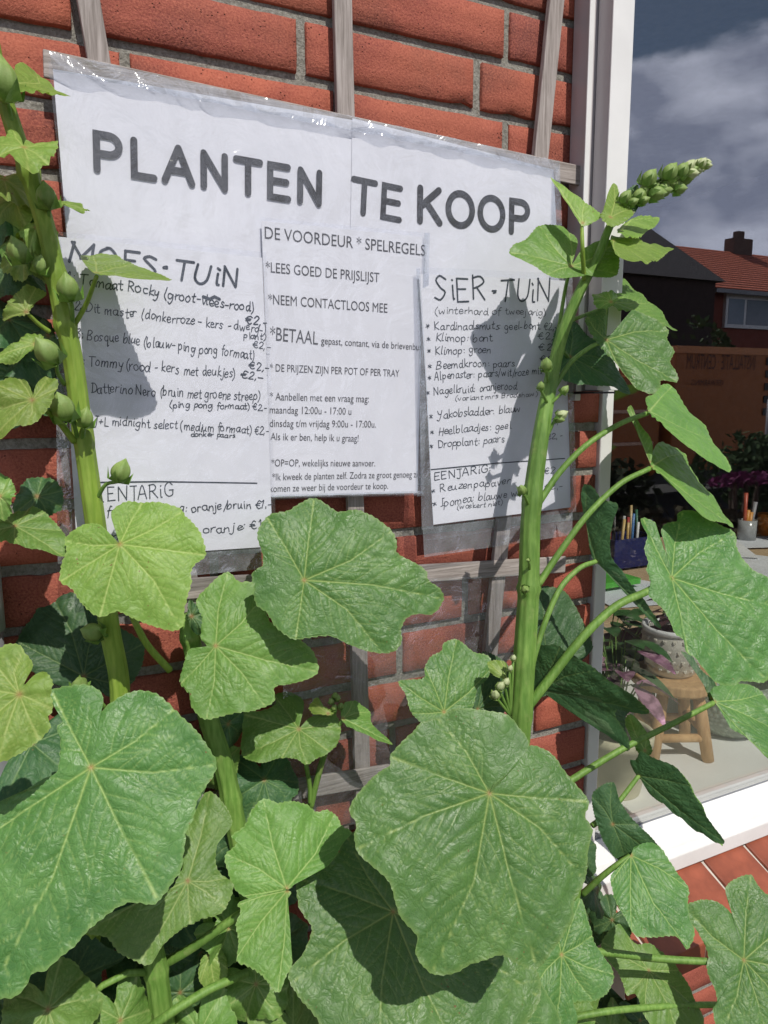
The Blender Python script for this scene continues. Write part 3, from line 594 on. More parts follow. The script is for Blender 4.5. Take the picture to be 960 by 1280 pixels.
# right list
k_ = Sheet(-.0375, .0009, 21)
rig = empty('perennial_list', (.76, -.031, G - .34), 'handwritten SiERTUiN price list of perennials on the right, crossed by the tall stem', 'price list')
k_.quad('paper', corners(k_, [(542, 656), (713, 634), (707, 351), (524, 342)]), M['paper'], rig)
pp = []
write(k_, pp, 'SiER·TUiN', (540, 376), (692, 377), .0265, .0021, sub=3, jit=.06)
def lr(t, a, c, h=.0125, w=.00118, j=.07): write(k_, pp, t, a, c, h * .72, w * .74, jit=j)
lr('(winterhard of tweejarig)', (543, 392), (683, 394), .0110, .00095)
lr('* Kardinaalsmuts: geel-bont €2,-', (532, 412), (697, 412)); lr('* Klimop: bont', (532, 427), (616, 427)); lr('€2,-', (672, 425), (698, 425), .0115)
lr('* Klimop: groen', (533, 443), (614, 441)); lr('€2,-', (673, 438), (699, 438), .0115); lr('* Beemdkroon: paars', (534, 461), (643, 458)); lr('€2,-', (676, 454), (700, 453), .0115)
lr('* Alpenaster: paars/wit/roze mix', (533, 475), (678, 468)); lr('* Nagelkruid: oranjerood', (532, 494), (646, 486)); lr('(variant mrs Bradshaw)', (568, 501), (672, 495), .0080, .0009)
lr('* Yakobsladder: blauw', (535, 524), (652, 515), .0135); lr('* Heelblaadjes: geel', (536, 544), (639, 536)); lr('€2,-', (682, 530), (703, 529), .0105); lr('* Dropplant: paars', (536, 561), (631, 553), .0130); lr('€2,-', (682, 549), (703, 548), .0105)
stroke_geo(pp, [k_.px(539, 587), k_.px(620, 579), k_.px(705, 573)], .0013)
lr('EENJARiG:', (543, 600), (614, 590), .0132, .0014, .04); lr('* Reuzenpapaver', (538, 616), (638, 604), .0125); lr('€2,-', (679, 592), (703, 590), .0115)
lr('* Ipomea: blauwe winde', (540, 634), (666, 617), .0135); lr('€2,-', (679, 612), (703, 610), .0105); lr('(woekert niet)', (571, 637), (628, 631), .0088, .00095)
tag(k_.flush('lettering', pp, M['pen'], rig), kind='stuff')
k_.quad('plastic_sleeve', corners(k_, [(526, 662), (716, 636), (712, 343), (519, 334)]), M['plast'], rig, -.0028, 60, 80, .00008)
k_.quad('sleeve_edge', corners(k_, [(529, 696), (713, 668), (713, 636), (527, 660)]), M['plastb'], rig, -.0030, 60, 8, .0008)
k_.quad('sleeve_edge', corners(k_, [(529, 676), (713, 649), (713, 647), (529, 673.5)]), M['plast'], rig, -.0042, 60, 2, .0006)
k_.quad('sleeve_edge', corners(k_, [(526, 662), (541, 660), (524, 336), (519, 336)]), M['plastb'], rig, -.0030, 6, 80, .0005)
k_.quad('sleeve_edge', corners(k_, [(711, 640), (718, 639), (713, 345), (706, 345)]), M['plastb'], rig, -.0030, 3, 60, .0005)
# empty sleeve
e_ = Sheet(-.0290, .0022, 33)
esl = empty('empty_sleeve', (.62, -.023, G - .7), 'empty clear plastic sleeve hanging in front of the bricks below the lists', 'plastic sleeve')
e_.quad('plastic_film', corners(e_, [(345, 1046), (640, 995), (652, 716), (360, 735)]), M['plaste'], esl, 0, 90, 70, .0016)

# ------------------------------------------------------------------ hollyhocks
def nrm(v): v = np.array(v, float); return v / np.linalg.norm(v)
def basis(n):
    n = nrm(n); u = np.cross([0, 0, 1.], n)
    u = nrm(u) if np.linalg.norm(u) > .05 else np.array([1., 0, 0]); return n, u, np.cross(n, u)
def segdist(P, A, B):
    d = B - A; L2 = (d ** 2).sum() + 1e-12; t = np.clip(((P - A) @ d) / L2, 0, 1); q = P - (A + t[:, None] * d); return np.sqrt((q ** 2).sum(1)), t
def leaf_core(P0, n, out, mat, parent, rings=46, NN=240, cup=.006, lift=0.0, und=.008, fold=0.0, puff=.0034, seed=0, vt=None, tooth=.0012, name='leaf', faxis=None, curl=0.0):
    r = np.random.RandomState(seed); n, u, v = basis(n); out = np.array(out, float)
    if (out[:, 0] * np.roll(out[:, 1], -1) - np.roll(out[:, 0], -1) * out[:, 1]).sum() < 0: out = out[::-1]
    C = crom(np.vstack([out[-2:], out, out[:3]]), 8)[16:-16]; C = C[:len(out) * 8]
    C = np.vstack([C, C[:1]]); sl_ = np.r_[0, np.cumsum(np.linalg.norm(np.diff(C, axis=0), axis=1))]; tot = sl_[-1]
    sp = np.linspace(0, tot, NN, endpoint=False); O = np.c_[np.interp(sp, sl_, C[:, 0]), np.interp(sp, sl_, C[:, 1])]
    rad = np.linalg.norm(O, axis=1); Rm = rad.max(); s = sp / tot
    # main veins run to the outermost points of the outline
    tips = []
    if vt is None:
        ang = np.unwrap(np.arctan2(O[:, 1], O[:, 0])); order = np.argsort(-rad); ch = []
        for i in order:
            if rad[i] < .38 * Rm or len(ch) >= 7: break
            a = math.atan2(O[i, 1], O[i, 0])
            if all(abs((a - c + math.pi) % (2 * math.pi) - math.pi) > .62 for c in ch): ch.append(a); tips.append(O[i] * .97)
    else: tips = [np.array(t) for t in vt]
    segs = []
    for t in tips:
        L = np.linalg.norm(t); d = t / L; pr = np.array([-d[1], d[0]]); bend = r.normal(0, .04) * L
        mid = t * .5 + pr * bend; segs.append((np.zeros(2), mid, .00115 * (.6 + L * 4), .0008, 1)); segs.append((mid, t, .0008, .0004, 1))
        for k, f in enumerate(np.arange(.16, .92, .115)):
            for sd in (1, -1):
                ff = f + (.05 if sd > 0 else 0) + r.uniform(-.01, .01); 
                if ff > .95: continue
                b0 = (mid * ff / .5 if ff < .5 else mid + (t - mid) * (ff - .5) / .5); ln = L * (.30 + .18 * math.sin(math.pi * ff)) * (1.15 - ff) * r.uniform(.8, 1.2)
                a = math.radians(42 + r.uniform(-6, 6)) * sd; dd = np.array([d[0] * math.cos(a) - d[1] * math.sin(a), d[0] * math.sin(a) + d[1] * math.cos(a)])
                e1 = b0 + dd * ln * .55; a2 = a * .72; d2 = np.array([d[0] * math.cos(a2) - d[1] * math.sin(a2), d[0] * math.sin(a2) + d[1] * math.cos(a2)])
                segs.append((b0, e1, .00055, .00045, .55)); segs.append((e1, e1 + d2 * ln * .6, .00045, .0003, .42))
    # toothed rim
    ph = 0; off = np.zeros(NN); per = .0055 * min(1.3, max(.6, Rm / .09)); i = 0; step = tot / NN
    q = sp / per + .25 * np.sin(sp / per * .7 + r.rand() * 6); off = tooth * ((q % 1.0) - .5) * 1.3 + tooth * .8 * np.sin(sp / .021 + r.rand() * 6)
    O2 = O + (O / (rad[:, None] + 1e-9)) * off[:, None]
    tt = (np.arange(1, rings + 1) / rings) ** .92
    P = [np.zeros((1, 2))]; T = [np.zeros(1)]; SS = [np.zeros(1)]
    for t in tt: P.append((O if t < .97 else O2) * t if t < .97 else O2 * t); T.append(np.full(NN, t)); SS.append(s)
    P = np.vstack(P); T = np.concatenate(T); SS = np.concatenate(SS); rr = np.linalg.norm(P, axis=1)
    dm = np.full(len(P), 9.); ds = np.full(len(P), 9.); vein = np.zeros(len(P))
    for A, B, w0, w1, k in segs:
        d_, t_ = segdist(P, A, B); w = w0 + (w1 - w0) * t_; vein = np.maximum(vein, k * np.exp(-(d_ / (w * .78)) ** 2))
        if k == 1: dm = np.minimum(dm, d_)
        else: ds = np.minimum(ds, d_)
    vein = np.maximum(vein, np.exp(-(rr / .0035) ** 2))
    h = puff * (1 - np.exp(-dm / .006)) + puff * .32 * (1 - np.exp(-ds / .003)); h *= np.clip(1.15 - T, 0, 1) ** .3
    x = rr / Rm; th = np.arctan2(P[:, 1], P[:, 0]); f1, f2, f3 = r.rand(3) * 6.28
    h -= cup * x ** 2; h += und * x ** 1.6 * (np.sin(3 * th + f1) * .7 + np.sin(5 * th + f2) * .45) + und * .35 * np.clip(T - .6, 0, 1) * np.sin(13 * th + f3)
    h += .0012 * np.sin(P[:, 0] * 230 + f1) * np.sin(P[:, 1] * 210 + f2) * x + lift * (SS - .5) * T
    Q = P.copy()
    if fold:
        a = nrm(faxis if faxis is not None else (tips[0] if tips else O[np.argmax(rad)])); w = P @ np.array([-a[1], a[0]]); h -= fold * (np.sqrt(w ** 2 + .008 ** 2) - .008)
    if curl: h -= curl * np.clip(T - .75, 0, 1) ** 2 * 8
    Wd = P0 + Q[:, 0:1] * u + Q[:, 1:2] * v + h[:, None] * n
    k = np.arange(NN); k2 = (k + 1) % NN; Fc = [(0, 1 + int(a), 1 + int(b_)) for a, b_ in zip(k, k2)]
    for i in range(rings - 1):
        a = 1 + i * NN; Fc += list(zip((a + k).tolist(), (a + NN + k).tolist(), (a + NN + k2).tolist(), (a + k2).tolist()))
    edge = np.clip((T - .965) / .035, 0, 1)
    z0 = rng.rand() * 3
    o = mesh(name, Wd, Fc, mat, parent, True, P0, {'vein': vein, 'edge': edge, 'hub': np.exp(-(rr / .0021) ** 2)}, np.c_[P + z0, np.zeros(len(P))])
    return o
LN = [0]
def leaf(plant, mat, outline, c, d, n=(-.1, -.82, .56), pet=None, pr=.0030, sc=1., ox=0, oy=0, pmat=None, cz=None, label=None, **kw):
    out = pts(outline, sc, ox, oy) if isinstance(outline, str) else outline
    if cz: c = (cz[0] / sc + ox, cz[1] / sc + oy)
    P0 = at(c[0], c[1], d); n_, u, v = basis(n); uv = []
    for x, y in out:
        rr = ray(x, y); den = rr @ n_; t = ((P0 - CP) @ n_) / den if abs(den) > 1e-6 else 1; q = CP + t * rr - P0; uv.append((q @ u, q @ v))
    uv = np.array(uv); ext = np.linalg.norm(uv, axis=1).max(); LN[0] += 1
    res = int(np.clip(ext * 560, 16, 64))
    kw.setdefault('seed', LN[0] * 13 + 1); o = leaf_core(P0, n_, uv, M[mat], plant, res, int(np.clip(res * 5.2, 110, 340)), **kw)
    if label: o['label'] = label
    if pet:
        Pp = [at(*q) for q in pet] + [P0 - n_ * .002]; C = crom(Pp, 8) if len(Pp) > 2 else np.array([Pp[0] + (Pp[1] - Pp[0]) * t for t in np.linspace(0, 1, 8)])
        V, Fc = tube_geo(C, [pr * 1.15, pr, pr * .85], 10, .06, 5); mesh('petiole', V, Fc, M[pmat or ('stemy' if mat == 'leafy' else 'stemg')], o, True)
    return o
def generic_outline(size, seed, lobes=5, sinus=.55):
    r = np.random.RandomState(seed); out = []
    for k in range(44):
        a = -math.pi + 2 * math.pi * (k + .5) / 44; b_ = 1 - .13 * (1 - math.cos(lobes * a)) / 1.0 * .6 + r.normal(0, .015)
        g_ = 1 - sinus * math.exp(-((abs(a) - math.pi) / .22) ** 2); rad = size * b_ * g_ * (1 - .12 * (abs(a) / math.pi)); out.append((rad * math.sin(a), -rad * math.cos(a) * -1 * -1))
    return out
def filler(plant, x, y, d, size, mat, seed, n=None, rot=0, pet=None):
    r = np.random.RandomState(seed); P0 = at(x, y, d); n = n or (r.normal(-.1, .25), -.75, .6 + r.normal(0, .25))
    O = np.array(generic_outline(size, seed)); a = rot if rot else r.normal(0, .6); c_, s_ = math.cos(a), math.sin(a); O = O @ np.array([[c_, s_], [-s_, c_]])
    o = leaf_core(P0, n, O, M[mat], plant, int(np.clip(size * 380, 14, 30)), 130, seed=seed, und=.010, cup=.012)
    if pet:
        Pp = [at(*q) for q in pet] + [P0 - nrm(n) * .002]; V, Fc = tube_geo(crom(Pp, 8), [.003, .0024], 8, .05); mesh('petiole', V, Fc, M['stemg'], o, True)
    return o
def stem(plant, path, rad, mat, nodes=(), ground=True, name='stem'):
    Pp = [at(*q) for q in path]; Pp = list(crom(Pp, 10))
    if ground:   # path starts at the low end: run on down into the soil
        a = Pp[0]; Pp = [np.array([a[0] + .01, a[1], .04]), np.array([a[0] + .006, a[1], a[2] * .5])] + Pp if a[2] > .1 else Pp
    P_ = np.array(Pp); n = len(P_); rr = np.interp(np.linspace(0, 1, n), np.linspace(0, 1, len(rad)), rad)
    for nx_, ny_, dd in nodes:
        q = at(nx_, ny_, dd); D = np.linalg.norm(P_ - q, axis=1); rr += .0024 * np.exp(-(D / .0055) ** 2)
    V, Fc = tube_geo(P_, rr, 36, .05, 9); return mesh(name, V, Fc, M[mat], plant, True)
def bud_geo(c, ax, L, r0, seg=20, tip=.25):
    ax, u, v = (lambda a: (a, nrm(np.cross(a, [.31, .9, .2])), None))(nrm(ax)); v = np.cross(ax, u); V = []; n = 14
    for i in range(n + 1):
        t = i / n; r = r0 * (math.sin(math.pi * min(1, t * 1.0)) ** .62) * (1.05 - .45 * t) if t < .72 else r0 * (math.sin(math.pi * .72) ** .62) * (1.05 - .45 * .72) * (1 - ((t - .72) / .28) ** .9) + .0001
        if i == 0: r = r0 * .22
        for k in range(seg):
            th = 2 * math.pi * k / seg; tw = th + t * .5; q = r * (1 + .20 * abs(math.cos(2.5 * th)) ** 1.5 - .10); V.append(np.array(c) + ax * L * t + q * (math.cos(tw) * u + math.sin(tw) * v))
    Fc = [(i * seg + k, i * seg + (k + 1) % seg, (i + 1) * seg + (k + 1) % seg, (i + 1) * seg + k) for i in range(n) for k in range(seg)] + [tuple(range(seg))[::-1], tuple(n * seg + k for k in range(seg))]
    return V, Fc
def bud(plant, x, y, d, w, ax, stalk=None, mat='bud', L=None, sr=.0016):
    """w = bud width in metres, x,y = middle of the bud"""
    c = at(x, y, d); a = nrm(ax); L = L or w * 1.38; base = c - a * L * .5; V, Fc = bud_geo(base, a, L, w * .56); o = mesh('flower_bud', V, Fc, M[mat], plant, True)
    for k in range(5):     # epicalyx leaflets hugging the base
        t = 2 * math.pi * k / 5; u = nrm(np.cross(a, [.31, .9, .2])); v = np.cross(a, u); dr = math.cos(t) * u + math.sin(t) * v; sd = np.cross(a, dr)
        p0 = base - a * w * .02; q = [p0, p0 + dr * w * .52 + sd * w * .28 + a * w * .12, p0 + dr * w * .72 + a * w * .72, p0 + dr * w * .52 - sd * w * .28 + a * w * .12, p0 + dr * w * .42 + a * w * .10]
        mesh('sepal', q, [(0, 1, 4), (1, 2, 4), (2, 3, 4), (3, 0, 4)], M['stemg' if mat != 'budp' else 'bud'], o, True)
    if stalk:
        Pp = [at(*q) for q in stalk] + [base + a * .001]; C = crom(Pp, 6) if len(Pp) > 2 else np.array([Pp[0] + (Pp[1] - Pp[0]) * t for t in np.linspace(0, 1, 6)])
        V, Fc = tube_geo(C, [sr * 1.2, sr], 8); mesh('stalk', V, Fc, M['stemg'], o, True)
    return o
HG = 'hollyhocks growing up against the wall'
HA = empty('hollyhock', (.27, -.1, 0), 'tall hollyhock on the left with yellow-green stem and round buds before the tomato list', 'plant', HG)
HB = empty('hollyhock', (.42, -.12, 0), 'shorter hollyhock between the two tall ones with its stem cut off under the lists', 'plant', HG)
HC = empty('hollyhock', (.72, -.13, 0), 'tallest hollyhock on the right, its leaning stem ending in a bud spike against the window', 'plant', HG)
HD = empty('hollyhock', (.36, -.2, 0), 'low bushy hollyhock at the bottom left with a short thick stem and overlapping leaves', 'plant', HG)
HE = empty('hollyhock', (1.02, -.2, 0), 'low leafy hollyhock at the bottom right in front of the red tiled sill', 'plant', HG)
UP = (-.05, -.62, .78); FACE = (-.30, -.85, .42)
# --- left plant
stem(HA, [(95, 1290, .08), (112, 1180, .08), (140, 1020, .08), (150, 872, .08), (136, 780, .08), (120, 660, .08), (106, 560, .08), (91, 450, .082), (78, 390, .085), (61, 300, .09), (40, 228, .10), (20, 170, .105), (2, 110, .11), (-12, 40, .115)],
     [.0090, .0090, .0090, .0090, .0086, .0082, .0076, .0070, .0062, .0048], 'stemy', [(96, 545, .08), (85, 405, .083), (68, 345, .086), (36, 215, .1)])
leaf(HA, 'leafy', '470,318 440,280 400,245 350,240 300,265 262,300 270,350 248,400 238,468 285,500 310,540 350,590 400,615 440,600 470,590 520,610 560,625 620,645 690,660 730,640 740,570 770,480 768,440 785,400 825,365 815,310 790,260 740,210 720,180 650,155 560,150 510,148 465,170 445,200 458,255 474,300', None, .135, (-.2, -.88, .42), sc=3.2, ox=0, oy=580, cz=(480, 322), pet=[(212, 838, .09), (180, 800, .10), (155, 740, .11)], und=.004, label='broad yellow-green leaf covering the bottom of the tomato list')
leaf(HA, 'leaf', '350,262 358,180 385,100 430,55 510,10 590,15 640,50 700,110 740,150 775,200 800,240 822,290 800,345 770,390 745,440 735,500 710,550 708,600 700,640 690,700 660,740 625,790 580,825 520,815 470,820 420,850 380,880 330,925 280,985 220,1035 160,1090 110,1100 90,1140 50,1185 0,1195 -90,1180 -180,1060 -250,900 -220,700 -160,560 -80,480 0,430 100,385 170,345 215,325 225,285 228,200 215,150 235,120 200,60 190,10 250,-5 330,-8 385,20 392,70 375,120 352,190 346,240', None, .215, (-.22, -.82, .53), sc=3.047, ox=0, oy=860, cz=(348, 303), und=.006, cup=.014, puff=.0034, label='largest dark leaf at the left edge')
leaf(HA, 'leafy', '105,850 122,830 128,795 100,760 80,730 30,722 0,740 -60,760 -110,850 -120,960 -100,1080 -60,1160 0,1190 72,1152 110,1130 160,1090 198,1050 190,1010 208,970 205,920 218,885 200,845 175,825 140,842 100,885', None, .245, (-.1, -.82, .56), sc=3.2, ox=0, oy=580, cz=(78, 922), label='pale yellow-green leaf cut by the left edge above the largest leaf')
leaf(HA, 'leafy', '172,560 150,510 125,485 60,465 0,490 -60,500 -120,600 -80,740 0,795 100,730 180,720 250,650 300,560 315,500 280,470 245,450 215,480 190,525 178,570', None, .14, (-.1, -.85, .5), sc=4.267, ox=0, oy=360, cz=(172, 600), pet=[(93, 552, .085), (72, 525, .10), (55, 512, .12)], pr=.0026)
leaf(HA, 'leafy', '0,480 25,470 60,430 100,440 118,510 128,500 150,450 220,450 300,500 290,560 210,610 140,628 60,600 0,570 -60,540 -70,500', None, .15, (-.1, -.62, .78), sc=4.267, ox=0, oy=60, cz=(128, 532), puff=.002)
leaf(HA, 'leafy', '85,120 150,115 220,135 300,190 380,225 330,240 200,242 100,225 78,180', None, .12, (.1, -.5, .86), sc=4.267, ox=0, oy=60, cz=(88, 190), pet=[(18, 126, .105)], pr=.0014, puff=.0015)
leaf(HA, 'leafy', '300,800 330,765 390,780 440,820 475,860 440,880 380,845 330,842 298,835', None, .10, (.1, -.6, .8), sc=4.267, ox=0, oy=60, cz=(300, 828), pet=[(52, 262, .09)], pr=.001, puff=.0012)
leaf(HA, 'leafy', '122,115 150,106 240,118 310,148 400,183 460,206 380,210 250,200 190,195 150,170', None, .125, (.0, -.36, .93), sc=3, ox=60, oy=280, cz=(183, 186), pet=[(92, 408, .085), (108, 380, .10)], pr=.0020, puff=.0018, cup=.002, und=.002)
leaf(HA, 'leafy', '0,1110 60,1030 130,960 200,920 290,960 230,1050 180,1130 100,1145 0,1150', None, .10, (-.2, -.9, .3), sc=5.333, ox=0, oy=180, cz=(176, 1120), pet=[(62, 415, .085), (48, 405, .09)], pr=.0018, puff=.0018)
leaf(HA, 'leafy', '0,330 80,290 150,240 235,262 205,305 100,372 0,388 -50,360', None, .10, (-.2, -.8, .5), sc=4.267, ox=0, oy=360, cz=(190, 300), puff=.0018)
leaf(HA, 'leafd', '60,720 130,600 190,500 300,520 380,600 560,700 575,780 520,880 440,930 380,900 240,890 130,830', None, .045, (-.2, -.85, .45), sc=3.2, ox=0, oy=580, cz=(335, 850))
leaf(HA, 'leafm', '-40,50 20,50 50,95 45,160 0,215 -50,180', None, .13, (-.4, -.8, .4), sc=3.2, ox=0, oy=580, cz=(0, 130))
leaf(HA, 'leafm', '0,205 60,190 150,185 240,250 262,300 250,350 180,345 80,330 0,310 -60,280', None, .09, (-.1, -.55, .82), sc=3.2, ox=0, oy=580, cz=(60, 250), pet=[(84, 692, .08), (50, 668, .085)], pr=.0024)
leaf(HA, 'leafd', '40,190 60,130 120,60 180,50 240,90 245,160 200,200 120,215', None, .05, (-.3, -.85, .4), sc=3.2, ox=0, oy=580, cz=(150, 130))
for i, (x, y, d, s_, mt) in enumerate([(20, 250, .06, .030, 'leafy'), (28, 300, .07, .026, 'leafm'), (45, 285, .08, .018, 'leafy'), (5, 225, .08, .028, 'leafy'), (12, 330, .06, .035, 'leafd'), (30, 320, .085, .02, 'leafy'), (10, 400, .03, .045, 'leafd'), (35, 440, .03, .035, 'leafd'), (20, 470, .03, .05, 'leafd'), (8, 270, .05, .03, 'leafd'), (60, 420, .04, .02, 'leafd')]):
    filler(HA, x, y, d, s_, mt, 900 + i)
ba = (.1, -.25, 1)
for x, y, d, w, ax, st in [(3, 98, .135, .0235, (.0, -.2, 1), [(20, 172, .105), (8, 125, .12)]), (22, 312, .115, .0165, (-.35, -.3, .9), [(48, 325, .09)]), (58, 244, .105, .0165, (-.15, -.2, 1), [(60, 285, .09)]),
                           (49, 330, .115, .0115, (.25, -.3, .9), [(62, 345, .09)]), (85, 358, .108, .0180, (-.15, -.35, .9), [(91, 403, .09), (90, 385, .1)]), (58, 438, .11, .0200, (-.55, -.3, .75), [(80, 480, .085), (72, 466, .10)]),
                           (78, 508, .115, .0200, (-.25, -.35, .85), [(97, 548, .085), (92, 530, .1)]), (107, 521, .105, .0140, (.15, -.3, .9), [(103, 550, .085)]), (152, 588, .105, .0170, (.35, -.1, .9), [(122, 622, .085), (132, 606, .095)]),
                           (114, 790, .10, .0165, (-.75, -.3, .4), [(135, 795, .085)]), (100, 855, .10, .0140, (.1, -.5, .7), [(132, 885, .085), (118, 870, .095)])]:
    bud(HA, x, y, d, w, ax, st)
# --- middle plant
stem(HB, [(320, 1160, .07), (297, 1045, .06), (280, 960, .055), (258, 890, .052), (244, 825, .05), (236, 790, .05), (232, 768, .05)], [.0112, .0108, .0100, .0092, .0075], 'stemg', [(240, 795, .05), (285, 1000, .058)])
leaf(HB, 'leaf', '325,232 308,170 340,110 400,95 430,75 480,52 520,70 560,100 610,95 650,105 690,125 735,160 750,200 752,228 800,255 840,280 850,312 885,335 903,370 870,418 820,420 785,435 765,470 765,510 735,540 670,540 600,520 540,495 470,502 420,505 370,470 340,420 305,390 298,340 292,295 325,268', None, .118, (-.25, -.86, .44), sc=2.526, ox=200, oy=600, cz=(455, 317), und=.006, cup=.010, puff=.0034, label='large leaf in the middle under the printed rules page')
leaf(HB, 'leafm', '115,380 150,340 210,290 250,320 292,322 330,380 350,450 420,490 480,535 503,600 460,630 410,645 365,655 360,700 300,725 230,735 190,745 140,755 100,720 90,680 60,640 75,580 95,535 152,528 130,500 125,440', None, .088, (-.2, -.85, .48), sc=2.526, ox=200, oy=600, cz=(176, 524), und=.005)
leaf(HB, 'leafd', '88,385 112,395 130,440 128,490 95,470', None, .075, (-.4, -.85, .3), sc=2.526, ox=200, oy=600, cz=(100, 430))
leaf(HB, 'leafm', '525,140 545,90 540,40 490,10 430,20 440,60 380,92 315,95 318,150 312,215 330,260 375,285 440,275 510,270 555,290 600,265 640,240 675,205 688,155 670,110 620,100 570,115 535,150', None, .062, (-.1, -.65, .75), sc=3.047, ox=200, oy=860, cz=(528, 158), pet=[(388, 1005, .05), (386, 975, .05)], pr=.0026)
leaf(HB, 'leafm', '690,70 740,50 800,85 800,130 840,160 895,205 840,202 770,172 720,155 690,120', None, .075, (.1, -.6, .8), sc=3.047, ox=200, oy=860, cz=(696, 118), pet=[(390, 1003, .05), (408, 940, .055)], pr=.0022)
leaf(HB, 'leafy', '578,60 600,42 622,70 662,90 650,105 600,95', None, .085, (.0, -.7, .7), sc=3.047, ox=200, oy=860, cz=(640, 98), puff=.001)
for x, y in ((414, 876), (422, 872), (418, 884), (426, 882), (419, 869)): bud(HB, x, y, .085, .0065, (random.uniform(-.4, .4), -.4, .8), None, 'bud')
stem(HB, [(388, 1010, .05), (400, 960, .05), (412, 920, .05), (419, 885, .06)], [.0036, .003, .0024], 'stemg', ground=False, name='side_shoot')
leaf(HB, 'leafm', '480,770 400,785 340,800 285,762 265,710 248,640 290,590 270,560 320,520 350,460 395,422 450,440 500,435 560,445 600,470 640,460 680,480 700,520 737,545 700,590 670,640 620,690 560,700 520,740 500,760', None, .165, (-.15, -.8, .58), sc=3.047, ox=200, oy=860, cz=(482, 764), und=.006, puff=.0032)
leaf(HB, 'leafm', '500,780 470,830 465,900 490,960 480,1000 505,1040 480,1100 455,1160 420,1130 380,1090 330,1060 295,1040 300,960 290,900 310,850 300,820 345,800 400,788 460,775', None, .168, (-.05, -.72, .68), sc=3.047, ox=200, oy=860, cz=(484, 772), pet=[(196, 1210, .10), (240, 1185, .12), (290, 1150, .14), (340, 1120, .155)], pr=.0042, und=.005)
# --- right tall plant
stem(HC, [(640, 1010, .12), (650, 905, .12), (657, 800, .115), (661, 735, .112), (664, 640, .11), (676, 545, .108), (690, 470, .105), (704, 415, .118), (726, 362, .130), (748, 320, .138), (764, 280, .142), (790, 248, .145), (826, 226, .147), (872, 206, .15)],
     [.0135, .0130, .0124, .0112, .0090, .0070, .0057, .0047, .0038, .0030, .0021], 'stemg', [(661, 735, .112), (664, 625, .11), (700, 425, .1), (650, 890, .12)])
leaf(HC, 'leafm', '520,440 560,340 560,260 500,210 460,175 400,180 320,175 280,190 200,270 120,310 105,370 250,450 330,500 400,540 480,550 580,545 640,530 720,545 840,520 850,400 840,290 779,280 700,290 640,320 590,350 545,430', None, .132, (-.15, -.82, .54), sc=5.564, ox=620, oy=250, cz=(522, 462), pet=[(690, 468, .100), (698, 415, .100), (706, 365, .105)], pr=.0022, puff=.0022, und=.002, cup=.002)
leaf(HC, 'leafy', '235,165 290,168 350,178 400,208 450,213 520,240 480,255 430,287 380,288 330,282 270,262 240,220', None, .158, (.1, -.5, .85), sc=3.692, ox=700, oy=250, cz=(245, 190), puff=.0018)
leaf(HC, 'leafy', '265,150 300,108 370,78 455,85 440,122 400,145 370,172 320,178', None, .150, (.1, -.5, .85), sc=3.692, ox=700, oy=250, cz=(276, 146), puff=.0016)
leaf(HC, 'leafy', '190,1010 200,960 225,880 258,825 280,870 265,930 320,950 340,990 300,1030 240,1050', None, .160, (-.2, -.75, .6), sc=3.692, ox=700, oy=0, cz=(232, 1005), puff=.0018, und=.004)
leaf(HC, 'leafy', '690,217 704,228 722,244 738,258 751,268 745,276 730,283 724,279 712,258 700,238', (728, 279), .145, (-.3, -.85, .4), pet=[(730, 350, .137), (728, 310, .15)], pr=.0022, puff=.0012, und=.002)
leaf(HC, 'leafm', '230,350 290,352 330,385 400,450 460,480 490,520 556,572 500,577 430,552 340,522 300,520 245,495 238,420', None, .085, (.0, -.6, .8), sc=3.692, ox=700, oy=250, cz=(246, 475), pet=[(716, 400, .095)], pr=.002, puff=.002)
leaf(HC, 'leafm', '160,410 215,418 278,440 230,490 185,500 160,470', None, .135, (-.3, -.8, .4), sc=3.692, ox=700, oy=250, cz=(235, 470), puff=.0016)
leaf(HC, 'leafd', '690,440 698,405 714,395 735,420 762,440 780,460 791,488 780,492 765,487 740,482 716,478 700,468', (712, 446), .075, (-.1, -.75, .6), pet=[(705, 440, .10)], pr=.002, puff=.0024)
leaf(HC, 'leaf', '205,620 180,590 178,555 215,530 218,498 170,508 120,545 140,620 190,690 260,760 310,820 360,880 420,900 460,860 470,825 550,828 545,780 520,740 538,690 500,640 510,590 470,560 410,530 340,505 310,540 270,590 235,625', None, .125, (-.30, -.80, .50), sc=3.692, ox=700, oy=250, cz=(212, 648), pet=[(660, 610, .11), (700, 520, .115), (730, 450, .12), (745, 436, .123)] if 0 else [(690, 490, .105), (712, 455, .11), (738, 434, .12)], pr=.0026, und=.007)
leaf(HC, 'leafm', '810,517 808,497 819,491 827,480 838,475 848,480 863,505 884,524 892,540 908,560 923,580 890,566 863,553 835,534 818,524', (811, 515), .125, (.25, -.55, .75), pet=[(674, 628, .11), (700, 590, .112), (735, 555, .118), (775, 530, .122)], pr=.0034, puff=.0022, fold=.12)
leaf(HC, 'leafm', '813,583 818,560 830,548 845,550 865,560 866,575 876,590 886,605 898,618 908,630 927,650 910,646 890,641 875,633 855,615 835,600', (814, 584), .125, (.25, -.55, .75), pet=[(672, 732, .112), (700, 690, .115), (735, 643, .12), (775, 605, .122)], pr=.0036, puff=.0022, fold=.12)
leaf(HC, 'leafm', '813,580 808,565 800,545 795,525 785,512 790,505 800,528 812,545 816,560', (812, 578), .12, (-.5, -.7, .4), puff=.0015, und=.002)
